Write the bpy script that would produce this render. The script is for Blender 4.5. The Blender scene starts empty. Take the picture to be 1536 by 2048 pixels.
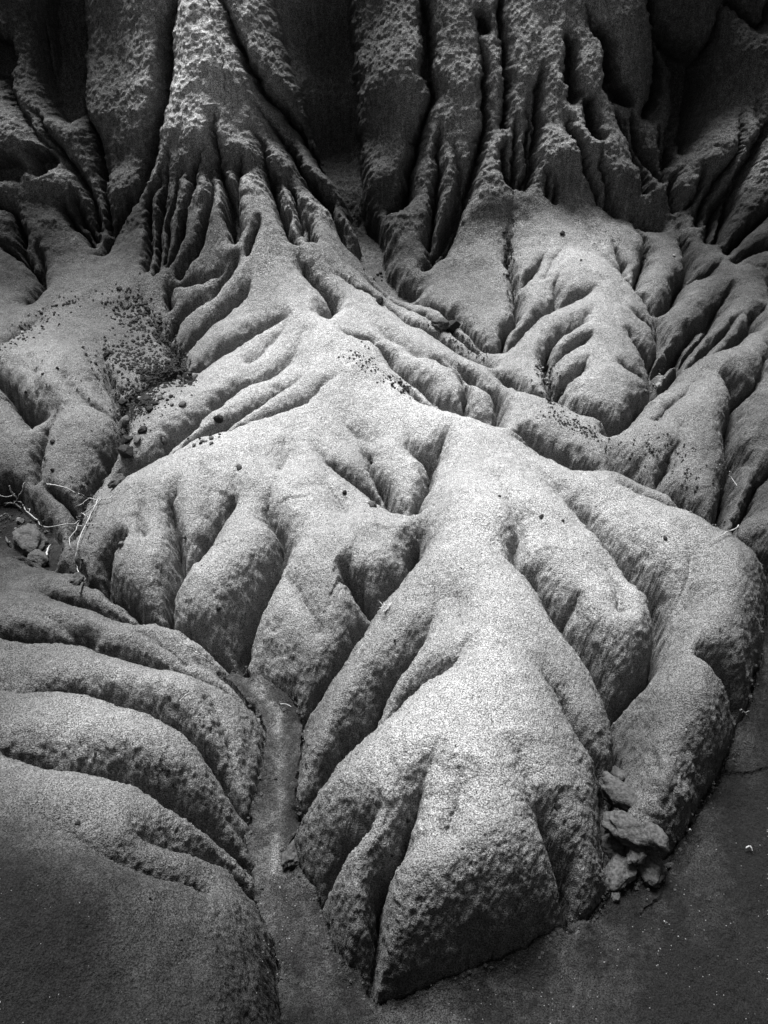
import bpy, math, random, heapq
import numpy as np
from mathutils import Vector

random.seed(7)
RNG = np.random.RandomState(11)
scn = bpy.context.scene
R = math.radians

# ------------------------------------------------------------------ camera
CAM_Z, PITCH, FPX, CX, CY = 1.6, R(33.0), 1607.0, 768.0, 1024.0
cam_d = bpy.data.cameras.new('camera')
cam = bpy.data.objects.new('camera', cam_d)
scn.collection.objects.link(cam)
cam.location = (0, 0, CAM_Z)
cam.rotation_euler = (R(90) - PITCH, 0, 0)
cam_d.sensor_fit = 'VERTICAL'
cam_d.sensor_height = 24
cam_d.lens = 24 * FPX / 2048
cam_d.clip_start = 0.02
cam_d.clip_end = 200
scn.camera = cam

# ------------------------------------------------------------------ sky + sun (overcast, high, from over the cliff)
SUN_EL, SUN_AZ = R(69), R(-22)          # azimuth measured from +Y towards +X
w = bpy.data.worlds.new('World'); scn.world = w; w.use_nodes = True
nt = w.node_tree; nt.nodes.clear()
sky = nt.nodes.new('ShaderNodeTexSky'); sky.sky_type = 'NISHITA'; sky.sun_disc = False
sky.sun_elevation = SUN_EL; sky.sun_rotation = SUN_AZ
bw = nt.nodes.new('ShaderNodeRGBToBW'); bg = nt.nodes.new('ShaderNodeBackground'); wo = nt.nodes.new('ShaderNodeOutputWorld')
nt.links.new(sky.outputs[0], bw.inputs[0]); nt.links.new(bw.outputs[0], bg.inputs[0]); nt.links.new(bg.outputs[0], wo.inputs[0])
bg.inputs[1].default_value = 0.05
sd = bpy.data.lights.new('sun', 'SUN'); sd.energy = 5.0; sd.angle = R(25); sd.color = (1, 1, 1)
sun = bpy.data.objects.new('sun', sd); scn.collection.objects.link(sun)
dirv = Vector((math.sin(SUN_AZ) * math.cos(SUN_EL), math.cos(SUN_AZ) * math.cos(SUN_EL), math.sin(SUN_EL)))
sun.rotation_euler = dirv.to_track_quat('Z', 'Y').to_euler(); sun.location = dirv * 20
scn.view_settings.view_transform = 'Standard'
scn.view_settings.look = 'None'
scn.view_settings.exposure = 1.72
scn.view_settings.gamma = 1
scn.view_settings.use_curve_mapping = False
scn.cycles.max_bounces = 5
scn.cycles.diffuse_bounces = 1

# ------------------------------------------------------------------ noise
def hash2(i, j, seed):
    h = (i.astype(np.int64) * 374761393 + j.astype(np.int64) * 668265263 + seed * 974634777) & 0xFFFFFFFF
    h = ((h ^ (h >> 13)) * 1274126177) & 0xFFFFFFFF
    return ((h ^ (h >> 16)) & 0xFFFF).astype(np.float32) / 65535.0
def vnoise(x, y, seed=0):
    xi = np.floor(x); yi = np.floor(y); fx = (x - xi).astype(np.float32); fy = (y - yi).astype(np.float32)
    xi = xi.astype(np.int64); yi = yi.astype(np.int64)
    fx = fx * fx * (3 - 2 * fx); fy = fy * fy * (3 - 2 * fy)
    a = hash2(xi, yi, seed); b = hash2(xi + 1, yi, seed); c = hash2(xi, yi + 1, seed); d = hash2(xi + 1, yi + 1, seed)
    return ((a + (b - a) * fx) * (1 - fy) + (c + (d - c) * fx) * fy) * 2 - 1
def hash3(i, j, k, seed):
    h = (i * 374761393 + j * 668265263 + k * 1440662683 + seed * 974634777) & 0xFFFFFFFF
    h = ((h ^ (h >> 13)) * 1274126177) & 0xFFFFFFFF
    return ((h ^ (h >> 16)) & 0xFFFF).astype(np.float32) / 65535.0
def vnoise3(p, seed=0):
    q = np.floor(p); f = (p - q).astype(np.float32); q = q.astype(np.int64); f = f * f * (3 - 2 * f)
    r = 0
    for a in (0, 1):
        for b in (0, 1):
            for c in (0, 1):
                r = r + hash3(q[..., 0] + a, q[..., 1] + b, q[..., 2] + c, seed) * (f[..., 0] if a else 1 - f[..., 0]) * (f[..., 1] if b else 1 - f[..., 1]) * (f[..., 2] if c else 1 - f[..., 2])
    return r * 2 - 1
def fbm3(p, f, octv=2, seed=0, gain=.55):
    s = 0; a = 1; t = 0
    for o in range(octv): s = s + a * vnoise3(p * f + o * 3.7, seed + o * 13); t += a; a *= gain; f *= 2.07
    return s / t
def fbm(x, y, f, octv=3, seed=0, gain=.5):
    s = 0; a = 1; t = 0
    for o in range(octv):
        ang = .6 + o * 1.1; ca, sa = math.cos(ang), math.sin(ang)
        s = s + a * vnoise((x * ca - y * sa) * f, (x * sa + y * ca) * f, seed + o * 17); t += a; a *= gain; f *= 2.03
    return s / t

# ------------------------------------------------------------------ the low surface: sand floor curving up into the cliff
PROF = [(-6, 0), (-2, 0), (0.0, 0), (.8, 0), (1.45, .005), (1.75, .03), (2.36, .12), (2.89, .25), (3.37, .38), (3.69, .48),
        (3.95, .62), (4.12, .85), (4.22, 1.15), (4.30, 1.6), (4.42, 1.9), (4.7, 2.1), (5.2, 2.2), (6.0, 2.3), (9, 2.4)]
def densify(pts, step=.01):
    out = []
    for (a, b), (c, d) in zip(pts[:-1], pts[1:]):
        n = max(1, int(math.hypot(c - a, d - b) / step))
        out += [(a + (c - a) * i / n, b + (d - b) * i / n) for i in range(n)]
    return np.array(out + [pts[-1]], float)
def smooth1(a, k):
    ker = np.hanning(k * 2 + 1); ker /= ker.sum()
    return np.convolve(np.pad(a, k, mode='edge'), ker, 'valid')
pr = densify(PROF)
py_, pz_ = smooth1(pr[:, 0], 16), smooth1(pr[:, 1], 16)
pS = np.concatenate([[0], np.cumsum(np.hypot(np.diff(py_), np.diff(pz_)))])
ang_ = np.unwrap(np.arctan2(np.gradient(pz_), np.gradient(py_)))
ang_ = smooth1(ang_, 55)
ang_ = np.where(pr[:, 0] < 4.3, ang_, np.minimum(ang_, 1.5))
DY_, DZ_ = -np.sin(ang_), np.cos(ang_)
def prof(s):
    return np.interp(s, pS, py_), np.interp(s, pS, pz_), np.interp(s, pS, DY_), np.interp(s, pS, DZ_)
CP, SP = math.cos(PITCH), math.sin(PITCH)
def project(x, y, z):
    dz = z - CAM_Z
    dep = y * CP - dz * SP
    up = y * SP + dz * CP
    dep = np.maximum(dep, 1e-3)
    return CX + FPX * x / dep, CY - FPX * up / dep, dep
vis = (pS > np.interp(.25, py_, pS)) & (py_ < 4.5)
sV = pS[vis]
def unproject(px, py, h):
    """pixel and height above the low surface -> (x, s) on that surface"""
    y, z, dy, dz = prof(sV)
    _, row, dep = project(0, y + dy * h, z + dz * h)
    row = np.minimum.accumulate(row)
    s = np.interp(-py, -row, sV)
    return (px - CX) / FPX * np.interp(s, sV, dep), s
def base_dep(s):
    y, z, _, _ = prof(s)
    return project(0, y, z)[2]

# ------------------------------------------------------------------ broad shape: (px, py, low level, lobe height, surface tone, some shade painted in)
CTRL = [
 # floor and channel
 (1400,1800,0,.20,.12),(570,1900,0,.17,.2),(545,1600,0,.16,.26),(1500,1500,0,.2,.13),(1250,2000,0,.18,.11),(520,1400,0,.12,.28),
 # toe of the centre mound
 (900,1700,.05,.19,.42),(1000,1520,.11,.15,.46),(1000,1320,.15,.13,.46),(1080,1740,.03,.18,.34),(750,1800,.0,.18,.3),(700,1650,.02,.17,.32),
 (700,1480,.01,.16,.34),(780,1350,.03,.16,.36),(900,1880,.0,.2,.26),(1170,1780,0,.17,.24),
 # its spine
 (950,1170,.16,.12,.46),(930,1020,.15,.11,.48),(850,900,.11,.08,.5),(740,790,.10,.08,.52),(650,700,.13,.08,.5),(590,620,.16,.08,.46),(560,560,.17,.1,.4),
 # left fingers
 (450,950,.15,.07,.46),(300,1020,.09,.09,.4),(250,1150,.0,.13,.32),(440,1100,.07,.1,.38),(430,1250,.0,.14,.34),(600,980,.13,.08,.48),
 (630,1130,.07,.12,.42),(620,1300,.0,.15,.34),(750,1140,.06,.12,.38),(800,1010,.05,.07,.4),(690,900,.1,.06,.44),
 # right fingers
 (1120,990,.15,.09,.46),(1130,1170,.09,.13,.44),(1200,1330,.02,.15,.38),(1330,1180,.1,.15,.42),(1450,1240,.05,.2,.32),(1350,1430,.03,.17,.3),
 (1330,1600,.0,.15,.24),(1250,1460,.0,.14,.24),(1150,1500,.02,.15,.3),
 # middle left
 (100,740,.07,.10,.35),(60,850,.07,.10,.33),(180,880,.04,.09,.3),(190,560,.06,.05,.27),(250,680,.02,.03,.23),(330,760,.0,.05,.26),(40,1050,-.03,.05,.11),
 (120,1000,.0,.06,.28),(420,650,.06,.06,.38),(450,760,.08,.07,.44),(350,860,.07,.08,.42),(550,760,.1,.07,.48),(20,630,.0,.04,.2),(230,960,.0,.07,.3),
 # middle
 (800,620,.02,.06,.38),(850,700,.10,.08,.44),(900,790,.09,.09,.46),(750,700,.1,.08,.48),(1050,860,.07,.1,.42),(1140,930,.04,.09,.34),(970,730,.02,.05,.34),
 # upper right fan
 (1100,480,.14,.06,.46),(1180,580,.13,.07,.44),(940,560,.05,.06,.32),(960,640,.03,.07,.33),(1050,640,.06,.07,.4),(1050,740,.05,.08,.4),
 (1200,760,.08,.09,.42),(1180,830,.03,.11,.38),(1290,560,.06,.07,.32),(1330,650,.02,.07,.28),(1230,480,.1,.06,.4),
 # right
 (1390,640,.06,.1,.22),(1480,560,.08,.08,.16),(1490,700,.12,.11,.26),(1400,800,.09,.12,.32),(1340,900,.05,.13,.3),(1380,1000,.03,.12,.26),
 (1500,900,.04,.12,.22),(1520,1070,.02,.12,.18),(1310,780,.0,.08,.26),
 # lower left tongues
 (0,1300,.13,.08,.18),(0,1180,.07,.06,.14),(250,1240,.04,.07,.2),(300,1320,.04,.1,.26),(480,1390,.0,.06,.24),(200,1400,.06,.11,.26),(430,1470,.0,.14,.28),
 (60,1450,.1,.08,.18),(130,1530,.08,.11,.26),(330,1600,.03,.15,.26),(450,1660,.0,.15,.24),(200,1720,.09,.14,.24),(0,1650,.14,.11,.15),
 (420,1760,.02,.14,.22),(350,1880,.07,.16,.12),(100,1880,.12,.16,.06),(500,1950,.02,.16,.15),(400,1940,.05,.16,.19),(200,2040,.12,.15,.07),(480,1560,.0,.15,.24),  # damp corner ground, darkened further as a painted vignette
 # cliff: outward push of the wall and of its columns; recesses toned darker to paint their shade
 (430,30,.02,.20,.22),(420,150,.12,.19,.24),(430,280,.24,.16,.22),(440,400,.3,.12,.2),(500,500,.22,.11,.26),(350,500,.14,.1,.1),(390,540,.1,.09,.2),(290,540,.08,.05,.22),(560,150,.04,.16,.13),(590,350,.1,.15,.12),(670,460,.06,.14,.09),
 (280,120,.0,.10,.12),(270,330,.02,.09,.08),(140,100,-.12,.1,.06),(40,60,-.04,.08,.06),(60,260,.1,.1,.11),(120,380,.12,.08,.12),(50,480,.08,.08,.09),(200,450,.05,.06,.07),(120,520,.06,.05,.12),
 (250,500,.05,.06,.08),
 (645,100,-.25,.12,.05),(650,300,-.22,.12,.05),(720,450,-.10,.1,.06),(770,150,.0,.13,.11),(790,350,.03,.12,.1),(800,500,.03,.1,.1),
 (910,100,.05,.12,.15),(900,300,.06,.12,.14),(870,450,.09,.11,.13),(970,400,.14,.11,.14),(960,480,.13,.08,.24),(1050,80,.06,.1,.15),(1060,250,.10,.12,.15),(1110,300,.13,.14,.16),(1110,400,.18,.06,.14),
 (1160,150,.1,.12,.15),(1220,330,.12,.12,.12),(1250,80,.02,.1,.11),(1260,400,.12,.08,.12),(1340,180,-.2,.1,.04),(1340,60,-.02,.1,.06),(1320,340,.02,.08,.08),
 (1440,120,.04,.1,.09),(1420,300,.1,.12,.1),(1480,450,.14,.11,.08),(1520,350,.16,.12,.12),(1380,470,.08,.08,.08),(1500,60,.05,.08,.06),(1340,470,.03,.06,.12),
]
# creases: (width px, strength at start, strength at end, points)
CR = [
 (60,.2,.9,[(868,1590),(850,1640),(833,1688),(818,1733),(798,1793),(770,1840),(758,1880),(748,1930),(738,1985)]),
 (45,.1,.75,[(770,1680),(730,1730),(690,1765),(640,1795)]),
 (62,.25,1,[(1050,1645),(1068,1708),(1093,1768),(1118,1818),(1135,1866)]),
 (55,.1,1,[(1040,1385),(1078,1430),(1108,1473),(1138,1528),(1168,1573),(1198,1613),(1206,1658),(1208,1700),(1218,1750)]),
 (62,.25,1,[(983,955),(993,1000),(1015,1060),(1035,1115),(1025,1165),(1055,1210),(1085,1255),(1110,1298),(1150,1365),(1195,1425),(1220,1468),(1232,1550),(1222,1650),(1220,1750)]),
 (26,.05,.5,[(1150,1238),(1128,1265),(1110,1295)]),
 (62,.1,1,[(1030,935),(1048,960),(1093,1000),(1138,1050),(1193,1115),(1233,1170),(1268,1220),(1298,1260),(1308,1325),(1293,1380),(1258,1422),(1222,1445)]),
 (40,.2,.8,[(1200,1010),(1250,1040),(1313,1075),(1368,1098),(1428,1135)]),
 (55,.9,1,[(1190,900),(1205,950),(1232,988),(1288,1024),(1350,1062),(1413,1107),(1468,1147),(1540,1180),(1640,1225)]),
 (50,.05,.9,[(1355,1365),(1385,1400),(1420,1435),(1455,1450)]),
 (55,1,1,[(818,1065),(833,1100),(828,1140),(815,1190),(775,1240),(740,1290),(700,1345),(660,1395),(617,1443)]),
 (36,.2,1,[(600,870),(640,930),(675,965),(700,985),(730,1010),(768,1040),(815,1066)]),
 (34,.2,1,[(690,860),(720,900),(740,935),(755,985),(768,1010),(780,1038),(812,1066)]),
 (36,.2,1,[(800,870),(818,910),(835,935),(858,947),(862,975),(850,1010),(833,1045),(826,1075)]),
 (28,.1,.6,[(898,890),(883,915),(870,940),(858,947)]),
 (65,.15,1,[(870,1205),(865,1290),(843,1340),(808,1390),(765,1440),(740,1490),(700,1535),(670,1575),(630,1615),(603,1636)]),
 (48,.1,.95,[(945,1340),(905,1385),(868,1420),(830,1445),(790,1490),(745,1540),(700,1572),(650,1602)]),
 (52,.2,1,[(482,915),(477,980),(472,1015),(462,1035),(440,1075),(420,1120),(395,1165),(372,1192),(352,1235),(342,1275)]),
 (34,.5,1,[(367,985),(355,1030),(358,1075),(370,1125),(370,1170),(368,1195)]),
 (34,.3,1,[(272,1090),(250,1135),(230,1175),(214,1208)]),
 (60,.2,1,[(570,960),(542,1020),(537,1055),(565,1100),(572,1145),(555,1190),(530,1238),(502,1290),(484,1332)]),
 (45,.4,1,[(680,1185),(710,1228),(738,1255)]),
 (40,1,1,[(150,1080),(160,1150),(185,1190),(215,1212),(270,1247),(320,1277),(350,1290),(400,1315),(470,1340),(500,1350)]),
 # tongues left of the spine
 (30,.1,1,[(590,650),(575,660),(530,682),(475,722),(425,745),(380,787)]),
 (30,.3,1,[(510,605),(500,618),(450,657),(410,687),(362,722)]),
 (22,.1,.8,[(520,690),(450,735),(390,752)]),
 (40,.2,1,[(618,680),(600,720),(550,770),(480,803),(450,828),(425,852),(350,912),(310,947),(252,985)]),
 (26,.1,.8,[(640,765),(580,790),(535,825),(500,850),(440,882),(380,908)]),
 (30,.1,1,[(690,775),(655,800),(600,832),(540,862),(470,886),(400,910),(330,950),(262,985)]),
 (22,.3,1,[(450,605),(400,637),(360,667),(345,692)]),
 (24,.3,1,[(470,545),(425,587),(372,597),(342,618),(345,642)]),
 (20,.2,.8,[(480,540),(468,577),(440,617)]),
 (30,.3,1,[(600,540),(608,577),(650,617),(672,650),(655,668)]),
 (30,.5,1,[(655,668),(700,702),(768,732),(798,770),(833,800),(888,842),(983,884)]),
 (26,.3,1,[(650,560),(700,600),(768,637),(818,680),(868,702),(933,742),(978,768)]),
 (28,.6,1,[(730,545),(770,590),(828,622),(878,648),(938,682),(968,715),(990,722)]),
 (20,.2,.9,[(700,560),(760,605),(840,655),(900,690),(948,722)]),
 (30,.1,1,[(885,745),(918,767),(968,812),(993,838),(988,882)]),
 (30,.8,1,[(975,760),(1000,790),(1050,825),(1110,845),(1160,877),(1215,898)]),
 (30,.8,1,[(985,884),(1040,908),(1090,942),(1140,965),(1195,990)]),
 (24,.3,1,[(760,770),(840,830),(900,862),(980,888)]),
 (22,.1,.8,[(800,720),(860,745),(900,775),(930,800),(925,850)]),
 (22,.1,.6,[(1010,905),(1080,930),(1160,985)]),
 # upper right fan
 (24,.4,1,[(1018,415),(1013,500),(1018,550),(1028,610),(1033,655),(1008,687),(994,722)]),
 (20,.1,.8,[(1088,520),(1068,565),(1043,592)]),
 (26,.2,1,[(1128,552),(1108,600),(1098,640),(1058,672),(1003,727)]),
 (24,.1,.9,[(1198,595),(1148,620),(1108,640)]),
 (30,.1,1,[(1193,630),(1168,665),(1128,690),(1098,712),(1086,750),(1093,800),(1118,832)]),
 (20,.1,1,[(1183,695),(1148,725),(1100,750)]),
 (22,.1,1,[(1178,740),(1148,785),(1112,812)]),
 (24,.1,1,[(1218,750),(1258,785),(1302,812)]),
 (22,.1,1,[(1243,680),(1273,720),(1306,747)]),
 (18,.1,.9,[(1255,640),(1290,670),(1318,695)]),
 (30,.2,1,[(1150,480),(1193,525),(1233,560),(1263,597),(1303,647),(1320,692),(1300,750),(1300,810),(1268,842),(1238,887),(1208,922)]),
 (22,.3,1,[(1253,455),(1288,515),(1278,550),(1266,595)]),
 (20,.1,.8,[(1215,500),(1232,540),(1240,565)]),
 (22,.3,1,[(1270,440),(1253,455),(1262,470),(1300,478)]),
 (26,.5,1,[(1330,440),(1353,510),(1365,560),(1343,612),(1313,647)]),
 (34,.8,1,[(1323,692),(1340,710),(1360,728),(1345,760),(1312,800)]),
 (26,.1,1,[(1455,590),(1438,620),(1403,682),(1363,727)]),
 (26,.1,1,[(1490,640),(1438,685),(1398,727),(1358,767)]),
 (22,.2,1,[(1440,540),(1400,580),(1370,590),(1345,600)]),
 (40,.3,1,[(1560,600),(1540,670),(1518,760),(1488,815),(1463,832),(1452,875),(1443,925),(1450,985),(1443,1010),(1428,1065),(1413,1105)]),
 (30,.8,.1,[(1478,825),(1430,800),(1395,780)]),
 (30,1,.1,[(1288,1018),(1318,985),(1345,930),(1352,900)]),
 (34,1,.6,[(1440,1100),(1462,1075),(1493,1018),(1518,990),(1560,970)]),
 (24,.8,.1,[(1445,940),(1490,960),(1520,990)]),
 # middle left
 (30,.8,.2,[(-60,765),(0,727),(45,688),(85,658),(115,628),(140,600)]),
 (42,.4,1,[(300,590),(282,620),(310,655),(342,702),(370,752),(328,785),(282,815),(252,845),(252,900),(225,950),(190,998),(165,1040),(155,1100)]),
 (40,.1,.6,[(200,680),(220,730),(222,780),(246,828)]),
 (36,.1,.5,[(140,745),(155,790),(190,835),(235,850)]),
 (40,.05,.6,[(130,800),(115,850),(92,925),(82,985)]),
 (22,.4,1,[(82,985),(110,1010),(140,1030),(165,1045)]),
 # lower left tongues
 (30,1,1,[(-80,1080),(0,1112),(50,1137),(110,1168),(150,1180)]),
 (30,.1,1,[(60,1200),(120,1228),(175,1252),(240,1273),(288,1282)]),
 (48,.1,1,[(60,1262),(140,1297),(190,1337),(240,1362),(280,1377),(350,1397),(415,1408),(505,1420)]),
 (34,.2,.8,[(-60,1310),(0,1322),(65,1332),(125,1340),(190,1338)]),
 (55,.2,1,[(-60,1435),(50,1437),(150,1447),(220,1467),(280,1492),(350,1532),(425,1580),(460,1610),(482,1636),(498,1642)]),
 (40,.05,.4,[(400,1450),(440,1475),(460,1520),(465,1560)]),
 (60,.6,1,[(-80,1515),(0,1550),(75,1585),(175,1630),(260,1656),(300,1675),(350,1700),(400,1720),(460,1731),(495,1742)]),
 (55,.1,1,[(280,1768),(350,1785),(425,1795),(500,1800),(515,1806)]),
 # soft hollows between the ridges
 (90,.05,.25,[(870,1190),(900,1240),(908,1300)]),
 (85,.05,.2,[(925,1620),(915,1680),(895,1750)]),
 (80,.05,.22,[(1010,1560),(1035,1620),(1050,1660)]),
 (80,.05,.3,[(1330,1110),(1360,1180),(1350,1260)]),
 (60,.05,.35,[(1180,1150),(1215,1210),(1225,1280)]),
 (70,.05,.3,[(560,1180),(600,1230),(640,1300)]),
 (70,.05,.35,[(650,850),(700,880),(730,900)]),
 (60,.05,.4,[(565,900),(570,930),(568,965)]),
 (60,.05,.35,[(620,960),(660,1010),(690,1060)]),
 (60,.05,.3,[(1000,900),(1060,930),(1120,975)]),
 (55,.05,.35,[(310,1000),(290,1050),(300,1110)]),
 (55,.05,.3,[(400,940),(420,990),(425,1050)]),
 (45,.05,.4,[(600,640),(560,700),(500,750)]),
 (40,.05,.4,[(700,640),(760,690),(830,735)]),
 (40,.05,.35,[(1130,500),(1110,540),(1090,580)]),
 (45,.05,.35,[(1400,760),(1360,820),(1300,880)]),
 (80,.05,.3,[(60,1700),(180,1780),(300,1840),(420,1860)]),
 (50,.05,.3,[(120,1215),(260,1290),(380,1350)]),
 (45,.05,.35,[(60,720),(80,800),(70,880)]),
 (40,.05,.35,[(180,700),(200,760),(215,800)]),
 # cliff
 (26,.9,1,[(380,-60),(376,0),(365,75),(350,200),(335,275),(320,360),(305,400),(250,470),(210,530)]),
 (20,.2,1,[(500,205),(550,262),(590,325),(625,402),(655,460),(703,542)]),
 (18,.4,1,[(450,-40),(470,40),(500,125),(530,192),(575,238),(625,305),(665,372)]),
 (13,.3,1,[(450,238),(452,300),(457,375),(462,435),(472,500),(478,540)]),
 (22,.2,1,[(510,262),(536,325),(545,390),(563,450),(575,500),(595,545)]),
 (14,.05,1,[(345,350),(335,400),(320,430),(310,500),(300,565)]),
 (13,.05,1,[(362,300),(353,370),(343,440),(330,500),(318,573)]),
 (12,.05,1,[(383,360),(374,415),(360,455),(345,520),(335,555)]),
 (13,.05,1,[(425,310),(417,370),(405,425),(385,480),(368,535),(348,565)]),
 (15,.05,1,[(440,340),(437,405),(433,440),(420,490),(410,542),(368,582)]),
 (12,.05,1,[(495,330),(491,395),(482,475),(484,525)]),
 (10,.2,.8,[(528,478),(512,530),(500,560)]),
 (12,.2,.8,[(612,455),(618,500),(626,540)]),
 (14,.1,.8,[(585,400),(600,450),(608,520)]),
 (26,.7,1,[(182,-60),(180,0),(178,125),(175,220),(215,310),(222,390)]),
 (16,.3,.9,[(65,205),(115,275),(155,340),(195,410),(205,480)]),
 (16,.9,.4,[(-20,135),(30,160),(60,225),(95,285),(140,320)]),
 (16,.5,1,[(-20,425),(0,432),(50,458),(57,500),(62,545)]),
 (14,.3,1,[(122,395),(150,450),(190,512)]),
 (14,.3,1,[(160,395),(172,440),(198,500)]),
 (14,.6,1,[(226,378),(222,430),(228,482)]),
 (14,.6,1,[(262,395),(272,440),(250,482)]),
 (18,.3,.9,[(0,500),(40,530),(80,565)]),
 (14,.3,.8,[(100,0),(105,100),(115,200)]),
 (22,.8,1,[(840,-60),(843,0),(853,50),(855,100),(848,160),(862,200),(843,250),(833,310),(818,380),(808,440),(788,470)]),
 (15,.2,1,[(868,238),(875,300),(870,390),(863,450),(855,525)]),
 (18,.2,1,[(900,290),(913,380),(913,440),(893,480),(866,540)]),
 (14,.5,1,[(1000,-60),(995,0),(993,50),(998,125),(1003,200),(998,275)]),
 (14,.3,1,[(950,40),(955,100),(963,170),(960,225),(958,300),(943,350),(923,425)]),
 (18,.6,1,[(968,300),(935,400),(915,455),(888,525),(850,572)]),
 (14,.5,1,[(1000,275),(1003,360),(1020,412)]),
 (13,.4,1,[(1050,200),(1045,280),(1043,350),(1034,415)]),
 (12,.3,1,[(1025,240),(1019,320),(1021,412)]),
 (14,.5,.9,[(1083,125),(1072,170),(1062,220),(1058,300),(1048,400)]),
 (10,.2,.9,[(1085,360),(1084,420)]),
 (10,.2,.9,[(1103,370),(1104,430)]),
 (12,.4,1,[(1122,80),(1125,150),(1130,212)]),
 (15,.3,1,[(1118,225),(1123,280),(1143,330),(1163,375),(1183,420),(1220,455)]),
 (13,.6,1,[(1150,208),(1158,260),(1170,302)]),
 (14,.3,1,[(1188,300),(1193,380),(1208,430),(1225,450)]),
 (15,.3,1,[(1148,20),(1178,75),(1198,120),(1208,165)]),
 (14,.8,1,[(1193,160),(1203,208),(1232,220)]),
 (15,.3,1,[(1210,215),(1220,252),(1243,300),(1268,380),(1275,412)]),
 (14,.3,1,[(1238,220),(1253,280),(1273,340),(1300,388)]),
 (18,.7,1,[(1275,-60),(1278,0),(1293,50),(1298,125),(1283,200),(1270,245)]),
 (16,.8,1,[(1333,150),(1328,225),(1318,280),(1318,350)]),
 (14,.3,1,[(1300,250),(1305,320),(1310,380)]),
 (18,.2,1,[(1486,205),(1490,280),(1473,340),(1443,400),(1408,460),(1403,515)]),
 (14,.2,1,[(1456,225),(1452,300),(1438,350),(1398,410),(1378,485)]),
 (20,.7,1,[(1435,-20),(1418,60),(1393,110),(1378,150),(1363,260),(1348,320)]),
 (18,.8,.6,[(1520,-10),(1498,65),(1440,20)]),
 (18,.7,1,[(1545,210),(1508,260),(1488,320),(1455,395),(1433,450),(1420,520)]),
 (14,.3,1,[(1352,345),(1323,400),(1335,445)]),
 (12,.3,.9,[(1400,340),(1380,400),(1360,440)]),
 (20,.3,1,[(1560,415),(1508,468),(1478,502),(1438,542)]),
 (16,.2,.9,[(1560,520),(1500,540),(1455,560)]),
]
# areas lying on the low surface: (edge width px, polygon)
POLY = [
 (92,[(570,2500),(565,2048),(556,1960),(552,1900),(530,1840),(518,1802),(512,1772),(495,1738),(488,1690),(500,1642),(512,1600),(528,1540),(532,1480),(515,1425),(480,1392),(452,1362),
   (485,1330),(540,1372),(580,1404),(613,1442),(607,1500),(592,1560),(590,1612),(604,1632),(598,1680),(575,1705),(600,1752),(635,1800),(645,1850),(668,1915),(695,1955),(722,1965),(738,1990),
   (750,2024),(800,2007),(868,1980),(933,1950),(1048,1910),(1108,1875),(1138,1862),(1168,1857),(1213,1795),(1225,1756),(1288,1752),(1328,1730),(1368,1670),(1433,1565),(1468,1500),(1490,1430),(1514,1340),(1522,1262),(1532,1200),
   (1570,1190),(2500,1200),(3500,1200),(3500,2500)]),
 (26,[(-40,1010),(40,1000),(75,1040),(120,1080),(130,1130),(110,1155),(60,1125),(-40,1085)]),
 (22,[(548,-200),(548,0),(566,75),(596,175),(621,250),(647,325),(678,392),(702,435),(722,532),(770,545),(765,500),(735,470),(722,400),(714,300),(709,200),(704,100),(700,0),(700,-200)]),
 (14,[(115,-60),(122,100),(118,170),(132,240),(160,255),(176,220),(178,100),(180,-60)]),
 (10,[(-30,70),(40,92),(52,140),(25,162),(-30,130)]),
 (9,[(0,335),(55,338),(76,365),(58,385),(20,384),(-10,370)]),
 (8,[(88,328),(124,326),(131,345),(120,370),(96,373)]),
 (8,[(843,20),(855,45),(857,100),(855,160),(839,160),(845,100)]),
 (8,[(1122,95),(1129,100),(1136,205),(1124,212),(1121,150)]),
 (7,[(1150,220),(1158,215),(1168,290),(1160,295)]),
 (8,[(1180,80),(1190,85),(1212,150),(1206,170),(1196,160)]),
 (8,[(1198,175),(1215,180),(1232,215),(1210,215)]),
 (14,[(1303,80),(1340,122),(1378,130),(1375,200),(1352,290),(1320,300),(1326,230),(1330,150)]),
 (9,[(950,52),(962,60),(968,75),(955,72)]),
 (8,[(908,430),(915,440),(908,500),(885,520),(895,470)]),
 (7,[(461,430),(476,440),(480,525),(472,520)]),
 (30,[(722,535),(770,545),(790,590),(830,610),(800,612),(750,580)]),
]
C = np.array(CTRL, float)
C[(C[:, 0] < 520) & (C[:, 1] > 1200) & (C[:, 1] < 1800), 4] *= 1.25      # the tongues are toned lighter than the ground round them
C[C[:, 1] < 420, 4] *= 1.08
C[(C[:, 0] < 520) & (C[:, 1] > 1200), 3] *= 1.2
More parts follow.
